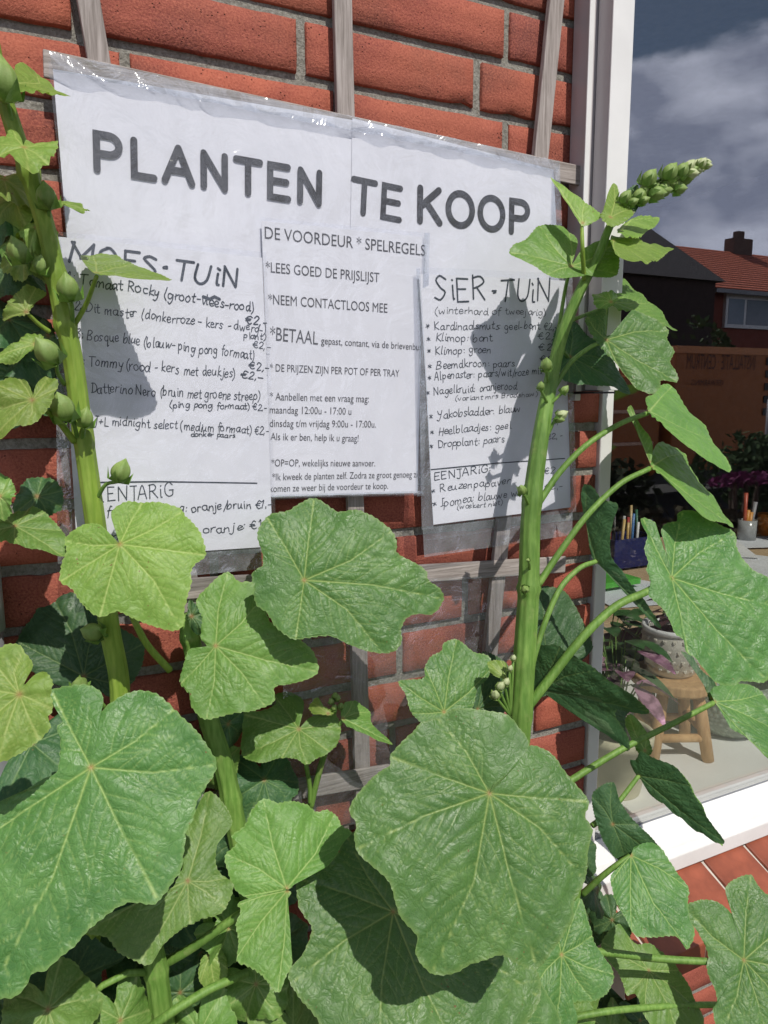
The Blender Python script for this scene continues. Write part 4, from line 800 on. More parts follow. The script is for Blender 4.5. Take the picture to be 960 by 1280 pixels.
leaf(HC, 'leaf', '425,330 415,250 405,190 375,110 400,60 470,40 475,0 520,-15 585,0 620,30 700,70 780,115 790,180 810,230 870,310 920,340 960,360 990,400 1010,520 1020,650 1010,800 990,880 960,920 880,915 830,915 790,940 690,930 600,840 570,800 515,760 505,700 450,660 420,600 380,530 320,480 300,440 310,380 290,320 300,280 285,200 300,130 270,80 262,45 290,32 345,60 335,100 330,140 370,190 398,215 415,290', None, .155, (-.25, -.80, .52), sc=4.364, ox=740, oy=640, cz=(432, 362), pet=[(655, 890, .12), (690, 845, .13), (730, 795, .14), (770, 758, .147), (808, 740, .15)], pr=.0050, und=.006, puff=.0034, label='large bright leaf at the right edge in front of the window')
leaf(HC, 'leaf', '715,500 740,520 745,540 790,600 785,630 860,680 960,785 990,790 1010,700 1000,560 950,470 880,430 800,420 740,430 700,445 690,470', None, .12, (-.2, -.6, .75), sc=3.692, ox=700, oy=740, cz=(712, 508), pet=[(690, 992, .10), (722, 970, .10), (780, 935, .11), (840, 905, .115)], pr=.0042, puff=.0026)
leaf(HC, 'leafd', '570,270 620,292 650,350 700,400 722,440 715,490 690,500 665,430 640,385 605,320', None, .10, (-.3, -.8, .4), sc=3.692, ox=700, oy=740, cz=(700, 490), puff=.0015)
leaf(HC, 'leafd', '105,392 150,400 200,460 265,485 245,560 235,630 240,720 290,790 350,880 380,910 425,980 470,1052 430,1030 370,925 320,905 280,815 230,775 170,752 140,700 125,600 95,460', None, .10, (-.85, -.50, -.10), sc=3.692, ox=700, oy=500, cz=(168, 745), pet=[(656, 895, .115), (668, 820, .11), (695, 745, .105), (722, 712, .10)], pr=.0036, puff=.002, und=.006)
leaf(HC, 'leafd', '672,735 690,733 715,745 740,800 738,815 720,830 700,850 680,870 664,865 666,800', (690, 860), .045, (-.2, -.9, .3))
leaf(HC, 'leafd', '660,870 668,815 690,806 716,819 735,829 749,838 765,854 789,870 806,889 810,898 800,900 775,890 768,900 782,925 784,940 776,932 762,911 751,875 727,868 700,850 680,868', (676, 862), .085, (-.80, -.55, -.22), und=.008, puff=.002)
leaf(HC, 'leafd', '745,868 770,866 790,885 782,900 786,925 788,938 778,935 765,915 752,890', (757, 874), .08, (-.4, -.8, .3), puff=.0015)
leaf(HC, 'leafd', '400,240 372,190 370,168 395,165 415,132 445,150 500,175 560,200 620,270 650,330 680,370 700,420 740,480 772,532 720,522 690,492 650,480 600,430 550,395 540,360 500,350 450,310 425,265', None, .11, (-.80, -.58, -.16), sc=3.43, ox=680, oy=900, cz=(408, 238), pet=[(740, 1032, .11), (765, 1012, .11)], pr=.0034, puff=.002, und=.003)  # folded leaf, the shade of its turned-away half put into the colour
leaf(HC, 'leafm', '450,165 500,178 560,200 622,268 652,328 682,368 702,420 742,480 775,534 735,510 700,470 660,430 640,380 600,320 545,255 490,205', None, .105, (.0, -.75, .66), sc=3.43, ox=680, oy=900, cz=(600, 290), puff=.001, und=.002)  # lit half of that folded leaf, added as a separate lighter strip
leaf(HC, 'leafm', '815,940 808,915 790,893 783,900 790,925 802,945', (806, 938), .09, (-.3, -.8, .4), puff=.001)
leaf(HC, 'leaf', '352,455 400,445 448,440 455,400 480,360 520,340 530,310 575,292 600,310 640,345 680,352 700,375 690,440 650,480 640,520 625,565 600,600 560,640 480,640 430,605 395,560 385,510', None, .095, (-.15, -.84, .5), sc=3, ox=380, oy=700, cz=(524, 570), und=.006, puff=.003)
leaf(HC, 'leafd', '665,352 720,360 765,395 775,450 770,540 740,580 660,585 630,540 640,480', None, .055, (-.2, -.85, .4), sc=3, ox=380, oy=700, cz=(650, 560))
leaf(HC, 'leafy', '692,385 740,375 765,392 742,420 765,446 730,442 705,425', None, .13, (-.2, -.8, .5), sc=3, ox=380, oy=700, cz=(760, 446), puff=.001)
for x, y, w, ax, mt in [(619, 868, .010, (-.3, -.4, .5), 'budp'), (626, 857, .009, (.2, -.4, .8), 'budp'), (633, 852, .008, (.3, -.3, .9), 'budp'), (642, 822, .006, (0, -.3, 1), 'budp'), (638, 835, .006, (.2, -.3, .9), 'budp')]:
    bud(HC, x, y, .14, w, ax, [(638, 895, .13)], mt)
for x, y, w, ax in [(683, 455, .0125, (-.3, -.4, .8)), (652, 612, .011, (-.6, -.4, .6)), (703, 518, .011, (.6, -.4, .4)), (706, 487, .009, (.4, -.4, .7)), (676, 482, .008, (-.2, -.4, .9)), (657, 737, .009, (-.3, -.9, .1)), (660, 700, .004, (-1, 0, .1)), (700, 524, .009, (.5, -.5, -.2))]:
    bud(HC, x, y, .13 if x < 690 else .12, w, ax, [(684 if x > 670 else 662, y + 22, .11)], 'bud' if x != 703 else 'budp')
# bud spike against the glass
axs = nrm(at(880, 203, .12) - at(800, 245, .11))
for i, (x, y, w) in enumerate([(800, 244, .0135), (812, 222, .0150), (822, 242, .0140), (806, 238, .012), (830, 238, .0135), (838, 214, .0150), (842, 230, .0130), (850, 236, .0115), (853, 212, .0130), (858, 224, .0115), (862, 207, .0110), (866, 217, .0100), (871, 205, .0095), (873, 213, .0085), (878, 203, .0085), (880, 209, .0075), (884, 203, .0070), (886, 207, .006), (782, 246, .0115)]):
    sd = (y - (262 - (x - 780) * .58)); ax = axs + np.array([0, -.35, 0]) + np.array([0, 0, 1]) * (.9 if sd < 0 else -.35)
    bud(HC, x, y, .152 + .004 * (i % 3), w * 1.12, ax, [(x - 8, y + (10 if sd < 0 else -4), .146)], 'bud' if x < 860 else 'budp')
for x_, y_, w_ in ((806, 250, .009), (818, 233, .0085), (834, 228, .008), (846, 221, .008), (792, 252, .009), (868, 211, .007)): bud(HC, x_, y_, .158, w_, axs + np.array([.1, -.8, .1]), None, 'bud')
leaf(HC, 'leafd', '772,252 784,238 796,232 800,252 792,268 780,266', (790, 266), .150, (-.3, -.8, .4), puff=.001)
leaf(HC, 'leaf', '555,345 620,300 665,240 685,203 730,208 770,230 800,270 850,330 895,385 900,420 885,450 912,500 895,570 893,640 880,700 850,760 848,820 820,870 780,930 730,998 680,990 640,970 600,945 560,955 490,985 440,1015 370,1028 320,1000 285,940 290,880 240,820 220,780 190,690 140,640 80,590 62,530 70,480 48,440 60,400 100,350 150,300 195,270 190,240 230,190 270,150 300,120 370,100 400,80 440,75 520,85 600,100 650,150 676,196 650,250 610,295 552,338', None, .27, (-.25, -.80, .55), sc=2.824, ox=420, oy=860, cz=(540, 372), und=.006, cup=.012, puff=.0036, lift=-.012, tooth=.001, label='biggest round leaf in the foreground, bottom centre')
# --- low left plant
stem(HD, [(220, 1400, .12), (205, 1290, .12), (193, 1200, .12), (185, 1165, .12)], [.0115, .011, .0105, .009], 'stemg', [(190, 1215, .12)])
leaf(HD, 'leaf', '371,1100 384,1086 404,1082 421,1066 427,1050 440,1040 480,1040 540,1060 600,1110 640,1170 680,1230 650,1290 580,1330 500,1340 420,1310 395,1272 372,1242 362,1215 380,1190 388,1160 376,1140', (491, 1140), .185, (-.15, -.74, .66), und=.008, puff=.0036, label='wide veined leaf below and left of the biggest round leaf')
leaf(HD, 'leaf', '579,1221 604,1212 640,1222 668,1216 690,1248 705,1285 700,1330 640,1360 560,1340 530,1290 550,1240', (581, 1224), .205, (-.1, -.72, .7), puff=.004)
leaf(HD, 'leafm', '700,560 740,480 790,395 860,450 885,520 830,590 825,690 885,750 850,850 760,890 680,930 620,980 570,1050 510,1030 450,1000 410,950 330,935 350,890 450,860 600,830 690,700', None, .15, (-.1, -.72, .66), sc=3.047, ox=0, oy=860, cz=(715, 735), pet=[(190, 1200, .12), (215, 1150, .13)], pr=.0035, puff=.0022)
leaf(HD, 'leafd', '330,940 400,980 480,1020 430,1060 390,1080 380,1150 310,1200 240,1210 225,1280 230,1350 100,1420 0,1420 -60,1300 0,1190 100,1100 200,1040', None, .11, (-.1, -.75, .6), sc=3.047, ox=0, oy=860, cz=(220, 1140))
leaf(HD, 'leafd', '190,1200 200,1165 222,1150 245,1130 262,1140 262,1170 240,1200 215,1215', (215, 1195), .07, (-.1, -.8, .5))
leaf(HD, 'leafy', '160,860 195,870 205,930 240,1000 260,1060 240,1190 200,1160 150,1110 160,1030 190,1000 175,930', None, .10, (-.1, -.8, .55), sc=3.047, ox=200, oy=860, cz=(190, 1018), puff=.0014)
V, Fc = tube_geo([at(180, 1290, .15), at(222, 1260, .15), at(262, 1236, .15), at(310, 1215, .15)], [.0045, .004], 10, .05); mesh('runner', V, Fc, M['stemg'], HD, True)
V, Fc = tube_geo([at(190, 1215, .12), at(160, 1216, .13), at(128, 1232, .13), at(120, 1240, .13)], [.0034, .003], 10, .05); mesh('runner', V, Fc, M['stemg'], HD, True)
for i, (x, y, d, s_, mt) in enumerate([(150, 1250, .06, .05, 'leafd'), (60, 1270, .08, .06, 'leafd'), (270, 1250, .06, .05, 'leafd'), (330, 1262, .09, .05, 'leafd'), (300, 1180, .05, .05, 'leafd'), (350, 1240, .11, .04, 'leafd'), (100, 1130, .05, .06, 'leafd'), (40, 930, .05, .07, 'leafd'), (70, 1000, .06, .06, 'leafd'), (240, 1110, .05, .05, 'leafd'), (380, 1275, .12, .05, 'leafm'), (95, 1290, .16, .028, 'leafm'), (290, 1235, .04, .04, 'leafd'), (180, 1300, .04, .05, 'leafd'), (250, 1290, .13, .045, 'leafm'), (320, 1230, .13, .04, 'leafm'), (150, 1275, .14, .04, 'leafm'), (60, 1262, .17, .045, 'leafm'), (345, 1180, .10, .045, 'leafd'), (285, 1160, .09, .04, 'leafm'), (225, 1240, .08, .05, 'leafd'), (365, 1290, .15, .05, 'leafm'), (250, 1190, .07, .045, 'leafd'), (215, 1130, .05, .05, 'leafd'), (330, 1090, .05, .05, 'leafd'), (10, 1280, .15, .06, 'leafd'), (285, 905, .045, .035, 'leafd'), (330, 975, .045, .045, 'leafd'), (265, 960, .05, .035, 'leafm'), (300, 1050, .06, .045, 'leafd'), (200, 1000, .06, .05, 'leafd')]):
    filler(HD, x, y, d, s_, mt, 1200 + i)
# --- low right plant
stem(HE, [(640, 1380, .14), (680, 1290, .15), (705, 1200, .15), (722, 1100, .14), (735, 1040, .12)], [.010, .009, .008, .006, .0045], 'stemg')
leaf(HE, 'leaf', '860,640 850,560 835,500 805,400 840,360 900,340 925,370 960,410 1060,450 1150,600 1150,850 1000,960 870,960 780,930 755,850 770,800 730,690 735,640 690,550 640,470 690,440 760,440 820,480 845,530 858,600', None, .24, (-.35, -.70, .62), sc=3, ox=640, oy=980, cz=(868, 660), und=.006, puff=.0034, label='broad leaf at the bottom right corner over the sill')
leaf(HE, 'leaf', '370,350 400,310 440,272 460,235 530,220 575,270 612,332 650,370 665,400 660,440 668,500 690,560 660,620 620,570 540,570 470,565 430,500 385,430', None, .17, (-.2, -.66, .72), sc=3, ox=640, oy=980, cz=(445, 268), pet=[(728, 1118, .14), (750, 1098, .155), (770, 1082, .165)], pr=.0036, puff=.003, und=.010)
leaf(HE, 'leafd', '740,1000 748,984 767,978 775,1000 792,1026 817,1050 832,1080 790,1078 772,1075 752,1045', (766, 1030), .13, (-.6, -.7, .2), puff=.002, und=.006)
leaf(HE, 'leafm', '335,610 360,555 400,522 430,560 470,600 520,600 590,660 640,720 680,780 730,870 720,920 640,1000 540,930 490,860 460,790 430,790 410,720 370,670', None, .15, (-.15, -.66, .72), sc=3, ox=640, oy=980, cz=(512, 700), puff=.0026)
leaf(HE, 'leaf', '180,500 220,460 262,432 290,520 318,600 350,650 380,700 360,770 310,810 235,822 252,900 180,960 100,900 80,700 120,560', None, .18, (-.2, -.74, .6), sc=3, ox=640, oy=980, cz=(185, 640), puff=.0034)
V, Fc = tube_geo(crom([at(700, 1192, .15), at(750, 1190, .17), at(820, 1198, .19), at(890, 1202, .22), at(925, 1202, .235)], 6), [.0050, .0045, .004], 10, .05); mesh('runner', V, Fc, M['stemg'], HE, True)
V, Fc = tube_geo(crom([at(700, 1275, .15), at(760, 1264, .17), at(830, 1258, .18), at(900, 1256, .2), at(960, 1262, .22)], 6), [.0045, .004, .0036], 10, .05); mesh('runner', V, Fc, M['stemg'], HE, True)
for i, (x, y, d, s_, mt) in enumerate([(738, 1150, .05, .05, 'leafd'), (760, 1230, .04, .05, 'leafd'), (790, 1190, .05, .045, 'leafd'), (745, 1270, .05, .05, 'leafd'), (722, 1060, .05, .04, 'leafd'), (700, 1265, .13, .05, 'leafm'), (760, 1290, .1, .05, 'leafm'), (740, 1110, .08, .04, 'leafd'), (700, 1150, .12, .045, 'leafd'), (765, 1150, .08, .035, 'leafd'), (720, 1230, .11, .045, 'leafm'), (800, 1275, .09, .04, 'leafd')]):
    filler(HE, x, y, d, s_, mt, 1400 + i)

# ------------------------------------------------------------------ room behind the pane
BZ = GZ - 1.06
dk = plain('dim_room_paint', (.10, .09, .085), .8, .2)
def inner(name, m, mat): return tag(m.build(name, mat), kind='structure')
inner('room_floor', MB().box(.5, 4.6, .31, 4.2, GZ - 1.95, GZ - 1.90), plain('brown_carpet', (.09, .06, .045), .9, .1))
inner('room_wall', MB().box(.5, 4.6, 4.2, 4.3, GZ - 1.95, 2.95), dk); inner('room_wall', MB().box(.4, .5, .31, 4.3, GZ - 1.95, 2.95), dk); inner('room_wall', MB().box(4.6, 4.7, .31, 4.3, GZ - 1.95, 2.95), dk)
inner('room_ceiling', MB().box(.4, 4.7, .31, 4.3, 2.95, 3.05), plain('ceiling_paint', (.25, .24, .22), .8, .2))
tag(MB().box(P1 - .01, 2.99, .081, .62, BZ - .03, BZ).build('window_board', M['board'], bevel=.003), 'wide white window board inside the pane carrying pots and the small stool', 'window board')
inner('reveal', MB().box(.93, P1 - .011, .0755, .315, BZ, 2.75), plain('reveal_paint', (.45, .44, .42), .7, .2))
inner('reveal', MB().box(2.99, 3.02, .081, .315, BZ, 2.75), plain('reveal_paint_b', (.45, .44, .42), .7, .2))
# stool
sc_ = onz(846, 945, BZ); scx, scy = sc_[0] + .012, sc_[1] + .030; SH = .165
st = empty('wooden_stool', (scx, scy, BZ), 'small light wooden stool with splayed legs carrying the dotted plant pot behind the glass', 'stool')
seat = []; m = MB(); n = 28; rs = .083
for zz, rr in ((-.024, rs * .93), (-.019, rs), (-.003, rs), (0, rs * .97)):
    for k in range(n): a = 2 * math.pi * k / n; q = rr * (1 + .04 * math.sin(3 * a + 1)); seat.append((scx + q * math.cos(a), scy + q * math.sin(a), BZ + SH + zz))
m.add(seat, [(i * n + k, i * n + (k + 1) % n, (i + 1) * n + (k + 1) % n, (i + 1) * n + k) for i in range(3) for k in range(n)] + [tuple(range(n))[::-1], tuple(3 * n + k for k in range(n))]); m.build('seat', M['pine'], st, smooth=False, bevel=.002)
feet = []
for k in range(4):
    a = math.radians(20 + 90 * k); t = np.array([scx + .048 * math.cos(a), scy + .048 * math.sin(a), BZ + SH - .022]); f = np.array([scx + .078 * math.cos(a), scy + .078 * math.sin(a), BZ + .001]); feet.append((t, f))
    V, Fc = tube_geo([t, (t + f) / 2, f], [.0115, .0125, .0115], 14); mesh('leg', V, Fc, M['pine'], st, True)
for k in range(4):
    t, f = feet[k]; t2, f2 = feet[(k + 1) % 4]; h_ = .58 if k % 2 else .68; V, Fc = tube_geo([t + (f - t) * h_, t2 + (f2 - t2) * h_], [.0085, .0085], 12); mesh('stretcher', V, Fc, M['pine'], st, True)
# dotted pot
pc = (scx - .004, scy + .004, BZ + SH + .001); pot = empty('dotted_pot', pc, 'grey ceramic pot covered in raised heart dots with a white rim, standing on the stool', 'plant pot')
pg = plain('taupe_ceramic', (.60, .57, .49), .35, .5); pw = plain('white_glaze', (.86, .86, .85), .25, .5)
pf = [(.001, 0), (.040, 0), (.046, .006), (.056, .035), (.0595, .062), (.0580, .088), (.055, .092), (.052, .088), (.050, .06)]
V, Fc = lathe_geo(pf, pc, 40); mesh('pot_body', V, Fc, pg, pot, True)
V, Fc = lathe_geo([(.054, .090), (.0605, .089), (.062, .095), (.060, .100), (.055, .099), (.053, .090)], pc, 40); mesh('rim', V, Fc, pw, pot, True)
hv = [(0, -.0048), (.0042, -.0006), (.0040, .0030), (.0018, .0040), (0, .0022), (-.0018, .0040), (-.0040, .0030), (-.0042, -.0006)]
hm_ = bpy.data.meshes.new('heart_dot'); hm_.from_pydata([(x, 0, z) for x, z in hv] + [(x * .6, -.0028, z * .6) for x, z in hv], [], [(i, (i + 1) % 8, 8 + (i + 1) % 8, 8 + i) for i in range(8)] + [tuple(range(8, 16))]); hm_.materials.append(pg); hm_.update()
for rw in range(4):
    zz = .017 + rw * .0205; rr = np.interp(zz, [p[1] for p in pf[:6]], [p[0] for p in pf[:6]])
    for k in range(20):
        a = 2 * math.pi * (k + .5 * (rw % 2)) / 20; o = bpy.data.objects.new('heart_dot', hm_); COL.objects.link(o); o.parent = pot
        o.location = (rr * math.cos(a), rr * math.sin(a), zz); o.rotation_euler = (0, 0, a + math.pi / 2)
V, Fc = lathe_geo([(0.0005, .086), (.03, .088), (.051, .083)], pc, 24); mesh('soil', V, Fc, sm.m, pot, True)
def spray(name, c, label, nl, R_, H_, mats, L=(.05, .09), w=.022, seed=1, cat='potted plant', stems_mat='stemg'):
    """an upright bunch of pointed leaves on thin stems"""
    r = np.random.RandomState(seed); o = empty(name, c, label, cat)
    for i in range(nl):
        a = r.rand() * 6.28; t = r.rand() ** .6; b_ = np.array(c) + [R_ * t * .6 * math.cos(a), R_ * t * .6 * math.sin(a), H_ * r.uniform(.25, 1)]
        V, Fc = tube_geo([np.array(c) + [0, 0, .0], (np.array(c) + b_) / 2 + [0, 0, .015], b_], [.0018, .0012], 5); 
        if i < 40: mesh('stem', V, Fc, M[stems_mat], o, True)
        d = nrm([math.cos(a), math.sin(a), r.uniform(-.5, .7)]); s_ = nrm(np.cross(d, [0, 0, 1])); nn = np.cross(s_, d); ll_ = r.uniform(*L); V = []; K = 7
        for j in range(K):
            u = j / (K - 1); ww = w * (math.sin(math.pi * min(1, u * .93 + .05)) ** .9); p = b_ + d * ll_ * u - np.array([0, 0, 1]) * ll_ * .45 * u * u
            V += [p - s_ * ww, p - nn * .002 * 0 - nn * ww * .28, p + s_ * ww]
        Fc = [(j * 3 + q, j * 3 + q + 1, j * 3 + q + 4, j * 3 + q + 3) for j in range(K - 1) for q in (0, 1)]
        mesh('leaf', V, Fc, mats[i % len(mats)], o, True)
    return o
pur = Mat('purple_foliage', rough=.5); c = pur.obj((1, 1, 1)); pur.base(pur.mix(pur.rng(pur.noise(60, 3, .6, c), .4, .6), (.17, .075, .12), (.40, .22, .30))); gin = plain('indoor_green_leaf', (.05, .12, .04), .5, .4, var=.4); brn = plain('dark_brown_foliage', (.07, .035, .035), .6, .3, var=.4)
spray('dark_houseplant', (pc[0], pc[1], pc[2] + .085), 'dark brownish plant growing in the dotted pot', 26, .05, .075, [brn], (.02, .04), .009, 3)
def atY(x, y, Y): return at(x, y, -Y)
def flower_pot(name, x, y, r_, h, col, label, rim=True, z=BZ, mat=None):
    b0 = onz(x, y, z); o = empty(name, (b0[0], b0[1], z), label, 'plant pot'); mt = mat or plain(name + '_clay', col, .6, .3)
    pf = [(.001, 0), (r_ * .72, 0), (r_ * .74, .003), (r_ * .96, h * .8), (r_ * 1.04, h * .81), (r_ * 1.06, h * .98), (r_ * 1.0, h), (r_ * .94, h * .96), (r_ * .9, h * .8)]
    V, Fc = lathe_geo(pf, o.location, 40); mesh('pot_body', V, Fc, mt, o, True); V, Fc = lathe_geo([(.0005, h * .9), (r_ * .94, h * .88)], o.location, 24); mesh('soil', V, Fc, sm.m, o, True); return o
cp = flower_pot('cream_pot', 768, 985, .062, .118, (.60, .56, .40), 'cream plastic flower pot on the window board beside the frame post')
spray('purple_coleus', (cp.location.x - .00, cp.location.y, BZ + .105), 'purple leaved plant growing in the cream pot behind the frame post', 30, .075, .20, [pur.m, pur.m, gin], (.05, .085), .017, 11)
gb = onz(925, 925, BZ); gp = empty('glass_planter', (gb[0] + .02, gb[1] + .05, BZ), 'round grey-green dimpled planter on the board right of the stool', 'planter')
gmat = Mat('dimpled_green_grey_glaze', (.30, .36, .28), .3); vv = gmat.n('TexVoronoi', Scale=90); gmat.l(gmat.obj(), vv.inputs['Vector']); gmat.norm(gmat.bump(gmat.rng(vv.outputs[0], 0, .6, 1, 0), .8, .004)); gmat.base(gmat.mix(gmat.rng(vv.outputs[0], .2, .6), (.40, .46, .37), (.20, .25, .19)))
V, Fc = lathe_geo([(.001, 0), (.050, 0), (.075, .02), (.095, .06), (.098, .10), (.092, .125), (.086, .123), (.088, .09), (.05, .03), (.001, .02)], gp.location, 44); mesh('bowl', V, Fc, gmat.m, gp, True)
sp_ = onz(800, 905, BZ)
spray('green_houseplant', (sp_[0], sp_[1] + .12, BZ), 'bushy dark green houseplant standing behind the stool', 46, .17, .24, [gin], (.05, .08), .022, 17)
sp2 = onz(895, 880, BZ)
spray('small_green_plant', (sp2[0] + .02, sp2[1] + .1, BZ), 'small bright green plant right behind the stool', 14, .08, .10, [plain('bright_indoor_leaf', (.12, .25, .06), .5, .4)], (.05, .07), .018, 19)
# desk with papers
DZ = GZ - .93; dq = onz(780, 775, DZ); dy = dq[1]; dx0 = 1.15
dsk = empty('desk', (2.4, dy + .4, GZ - 1.9), 'light wooden desk strewn with papers behind the window board', 'desk')
MB().box(dx0, 3.9, dy, dy + .8, DZ - .028, DZ).build('desk_top', M['desk'], dsk, .002)
for ax_, ay in ((dx0 + .04, dy + .04), (3.84, dy + .04), (dx0 + .04, dy + .74), (3.84, dy + .74)): MB().box(ax_ - .02, ax_ + .02, ay - .02, ay + .02, GZ - 1.9, DZ - .028).build('leg', M['desk'], dsk)
pps = [(765, 735, .30, .21, .3, (.78, .79, .80), 'loose white sheet of paper at the left end of the desk'), (800, 745, .30, .21, -.2, (.70, .74, .78), 'pale bluish paper on the desk near the pen holder'), (930, 705, .30, .21, .5, (.76, .77, .79), 'white drawing sheet on the desk near the right edge'),
       (950, 680, .28, .20, -.35, (.72, .74, .78), 'folded white paper towards the back of the desk'), (945, 725, .30, .21, .1, (.74, .75, .77), 'white printed page lying nearest on the desk at the right'), (900, 690, .28, .2, .9, (.8, .8, .8), 'white paper half hidden by the big leaf on the desk')]
for i, (x, y, a_, b_, ro, colr, lab) in enumerate(pps):
    c0 = onz(x, y, DZ); ca, sa = math.cos(ro), math.sin(ro); P8 = []
    for zz in (DZ + .001 + i * .0022, DZ + .0028 + i * .0022):
        for u, v in ((-a_ / 2, -b_ / 2), (a_ / 2, -b_ / 2), (a_ / 2, b_ / 2), (-a_ / 2, b_ / 2)): P8.append((c0[0] + u * ca - v * sa, max(dy + .004, c0[1] + u * sa + v * ca), zz))
    tag(MB().hull8(P8).build('paper_sheet', plain('desk_paper', colr, .6, .2, var=.08, scale=8)), lab, 'paper', 'papers on the desk')
c0 = onz(762, 722, DZ + .03); tag(MB().box(c0[0] - .07, c0[0] + .07, c0[1] - .06, c0[1] + .06, DZ + .016, DZ + .034).build('green_booklet', plain('green_cover', (.10, .42, .06), .4, .4), bevel=.001), 'bright green booklet on the papers at the left end of the desk', 'book')
c0 = onz(795, 712, DZ); hb = plain('blue_plastic', (.012, .018, .10), .3, .5); ho = empty('pen_holder', (c0[0], c0[1] + .06, DZ + .014), 'dark blue desk organiser full of pens and brushes', 'pen holder')
hx, hy = c0[0], c0[1] + .06
for a, b_, c_, d_ in ((hx - .10, hx + .10, hy - .06, hy - .055), (hx - .10, hx + .10, hy + .055, hy + .06), (hx - .10, hx - .095, hy - .055, hy + .055), (hx + .095, hx + .10, hy - .055, hy + .055)): MB().box(a, b_, c_, d_, DZ + .014, DZ + .11).build('side_panel', hb, ho)
MB().box(hx - .10, hx + .10, hy - .06, hy + .06, DZ + .010, DZ + .0138).build('base', hb, ho)
pc_ = [(.5, .03, .03), (.04, .05, .3), (.6, .42, .16), (.03, .03, .03), (.5, .5, .5), (.55, .36, .12), (.08, .2, .45), (.4, .05, .05), (.7, .7, .7), (.03, .15, .08), (.55, .40, .2), (.05, .05, .1)]
PENL = ['leftmost red pen', 'dark blue pen', 'first ochre handled brush from the left', 'black marker', 'grey metal pen', 'brown wooden brush', 'mid blue pen', 'dark red pencil right of the middle', 'white pen', 'dark green pencil', 'rightmost ochre brush', 'rightmost near-black pen']
for i, cc in enumerate(pc_):
    r = np.random.RandomState(i + 60); bx_, by_ = hx - .085 + .015 * i, hy + r.uniform(-.04, .04); tp = np.array([bx_ + r.normal(0, .012), by_ + r.normal(0, .01), DZ + r.uniform(.15, .21)])
    V, Fc = tube_geo([(bx_, by_, DZ + .02), tp], [.0045, .0045], 8); o = mesh('pen', V, Fc, plain('pen_colour', cc, .35), None, True)
    tag(o, PENL[i] + ' standing in the blue desk organiser', 'pen', 'pens in the blue organiser')
c0 = onz(938, 678, DZ); jx, jy = c0[0], c0[1] + .02
jar = empty('brush_jar', (jx, jy, DZ), 'glass jar of brushes at the right edge of the desk', 'jar'); V, Fc = lathe_geo([(.001, .001), (.035, .001), (.036, .09), (.034, .09), (.033, .005)], (jx, jy, DZ), 24); mesh('jar_body', V, Fc, plain('greyish_jar', (.35, .36, .36), .2), jar, True)
for i, (cc, h_) in enumerate([((.45, .08, .04), .20), ((.6, .25, .04), .13), ((.62, .28, .05), .12), ((.3, .3, .32), .16)]):
    V, Fc = tube_geo([(jx - .015 + .01 * i, jy, DZ + .01), (jx - .02 + .02 * i, jy, DZ + h_)], [.005, .008], 8); tag(mesh('paint_brush', V, Fc, plain('brush_colour', cc, .4), None, True), ('tallest dark red', 'short orange', 'short pale orange', 'grey')[i] + ' paint brush standing in the glass jar', 'brush', 'brushes in the jar')
oc = onz(958, 668, DZ); V, Fc = lathe_geo([(.001, 0), (.035, 0), (.04, .09), (.036, .09)], (oc[0] - .0, oc[1], DZ), 20); tag(mesh('orange_cup', V, Fc, plain('orange_plastic', (.7, .22, .03), .4), None, True), 'orange cup beside the brush jar at the right edge', 'cup')

# ------------------------------------------------------------------ the street behind the camera, seen mirrored in the pane
def roofmat(name, a, b):
    m = Mat(name, rough=.8); c = m.obj(); w = m.n('TexWave'); w.wave_type = 'BANDS'; w.bands_direction = 'Z'; w.inputs['Scale'].default_value = 3.2; m.l(c, w.inputs['Vector'])
    m.base(m.mix(m.rng(w.outputs['Fac'], .1, .5), a, b)); m.norm(m.bump(w.outputs['Fac'], .8, .05)); return m.m
rf = roofmat('red_roof_tiles', (.30, .065, .035), (.62, .16, .085)); hbk = plain('dark_red_house_brick', (.20, .055, .04), .85, .2, var=.2); chb = plain('chimney_brick', (.14, .10, .085), .9, .2)
e0 = refl(888, 358, 14); e1 = refl(960, 362, 14); r0 = refl(823, 307, 17.2); EZ = e0[2]; RZ = r0[2] + .1; hx0 = e0[0]; hx1 = hx0 + 19
hs = empty('brick_house', (hx0 + 8, -17, 0), 'low red-brick house with an orange tiled roof and chimney, mirrored in the window', 'house')
MB().box(hx0 + .3, hx1, -20.4, -14.3, 0, EZ - .02).build('wall', hbk, hs)
m = MB()
for s_ in (1,): m.hull8([(hx0 + .15, -14.0, EZ - .12), (hx1 + .2, -14.0, EZ - .12), (hx1 + .2, -17.35, RZ - .12), (hx0 + .15, -17.35, RZ - .12), (hx0 + .15, -14.0, EZ), (hx1 + .2, -14.0, EZ), (hx1 + .2, -17.35, RZ), (hx0 + .15, -17.35, RZ)])
front = m.build('roof', rf, hs)
back_roof = MB().hull8([(hx0 + .15, -17.36, RZ - .12), (hx1 + .2, -17.36, RZ - .12), (hx1 + .2, -20.7, EZ - .12), (hx0 + .15, -20.7, EZ - .12), (hx0 + .15, -17.36, RZ), (hx1 + .2, -17.36, RZ), (hx1 + .2, -20.7, EZ), (hx0 + .15, -20.7, EZ)]).build('roof', rf, hs)
MB().prism([(-14.3, EZ - .1), (-17.35, RZ - .14), (-20.4, EZ - .1)], 0, hx0 + .32, hx0 + .6).build('gable', plain('dark_slate_cladding', (.035, .033, .035), .8), hs)
ch0 = refl(913, 293, 17.3); ch1 = refl(945, 293, 17.3); cx0, cx1 = ch0[0] + .1, ch1[0] - .25
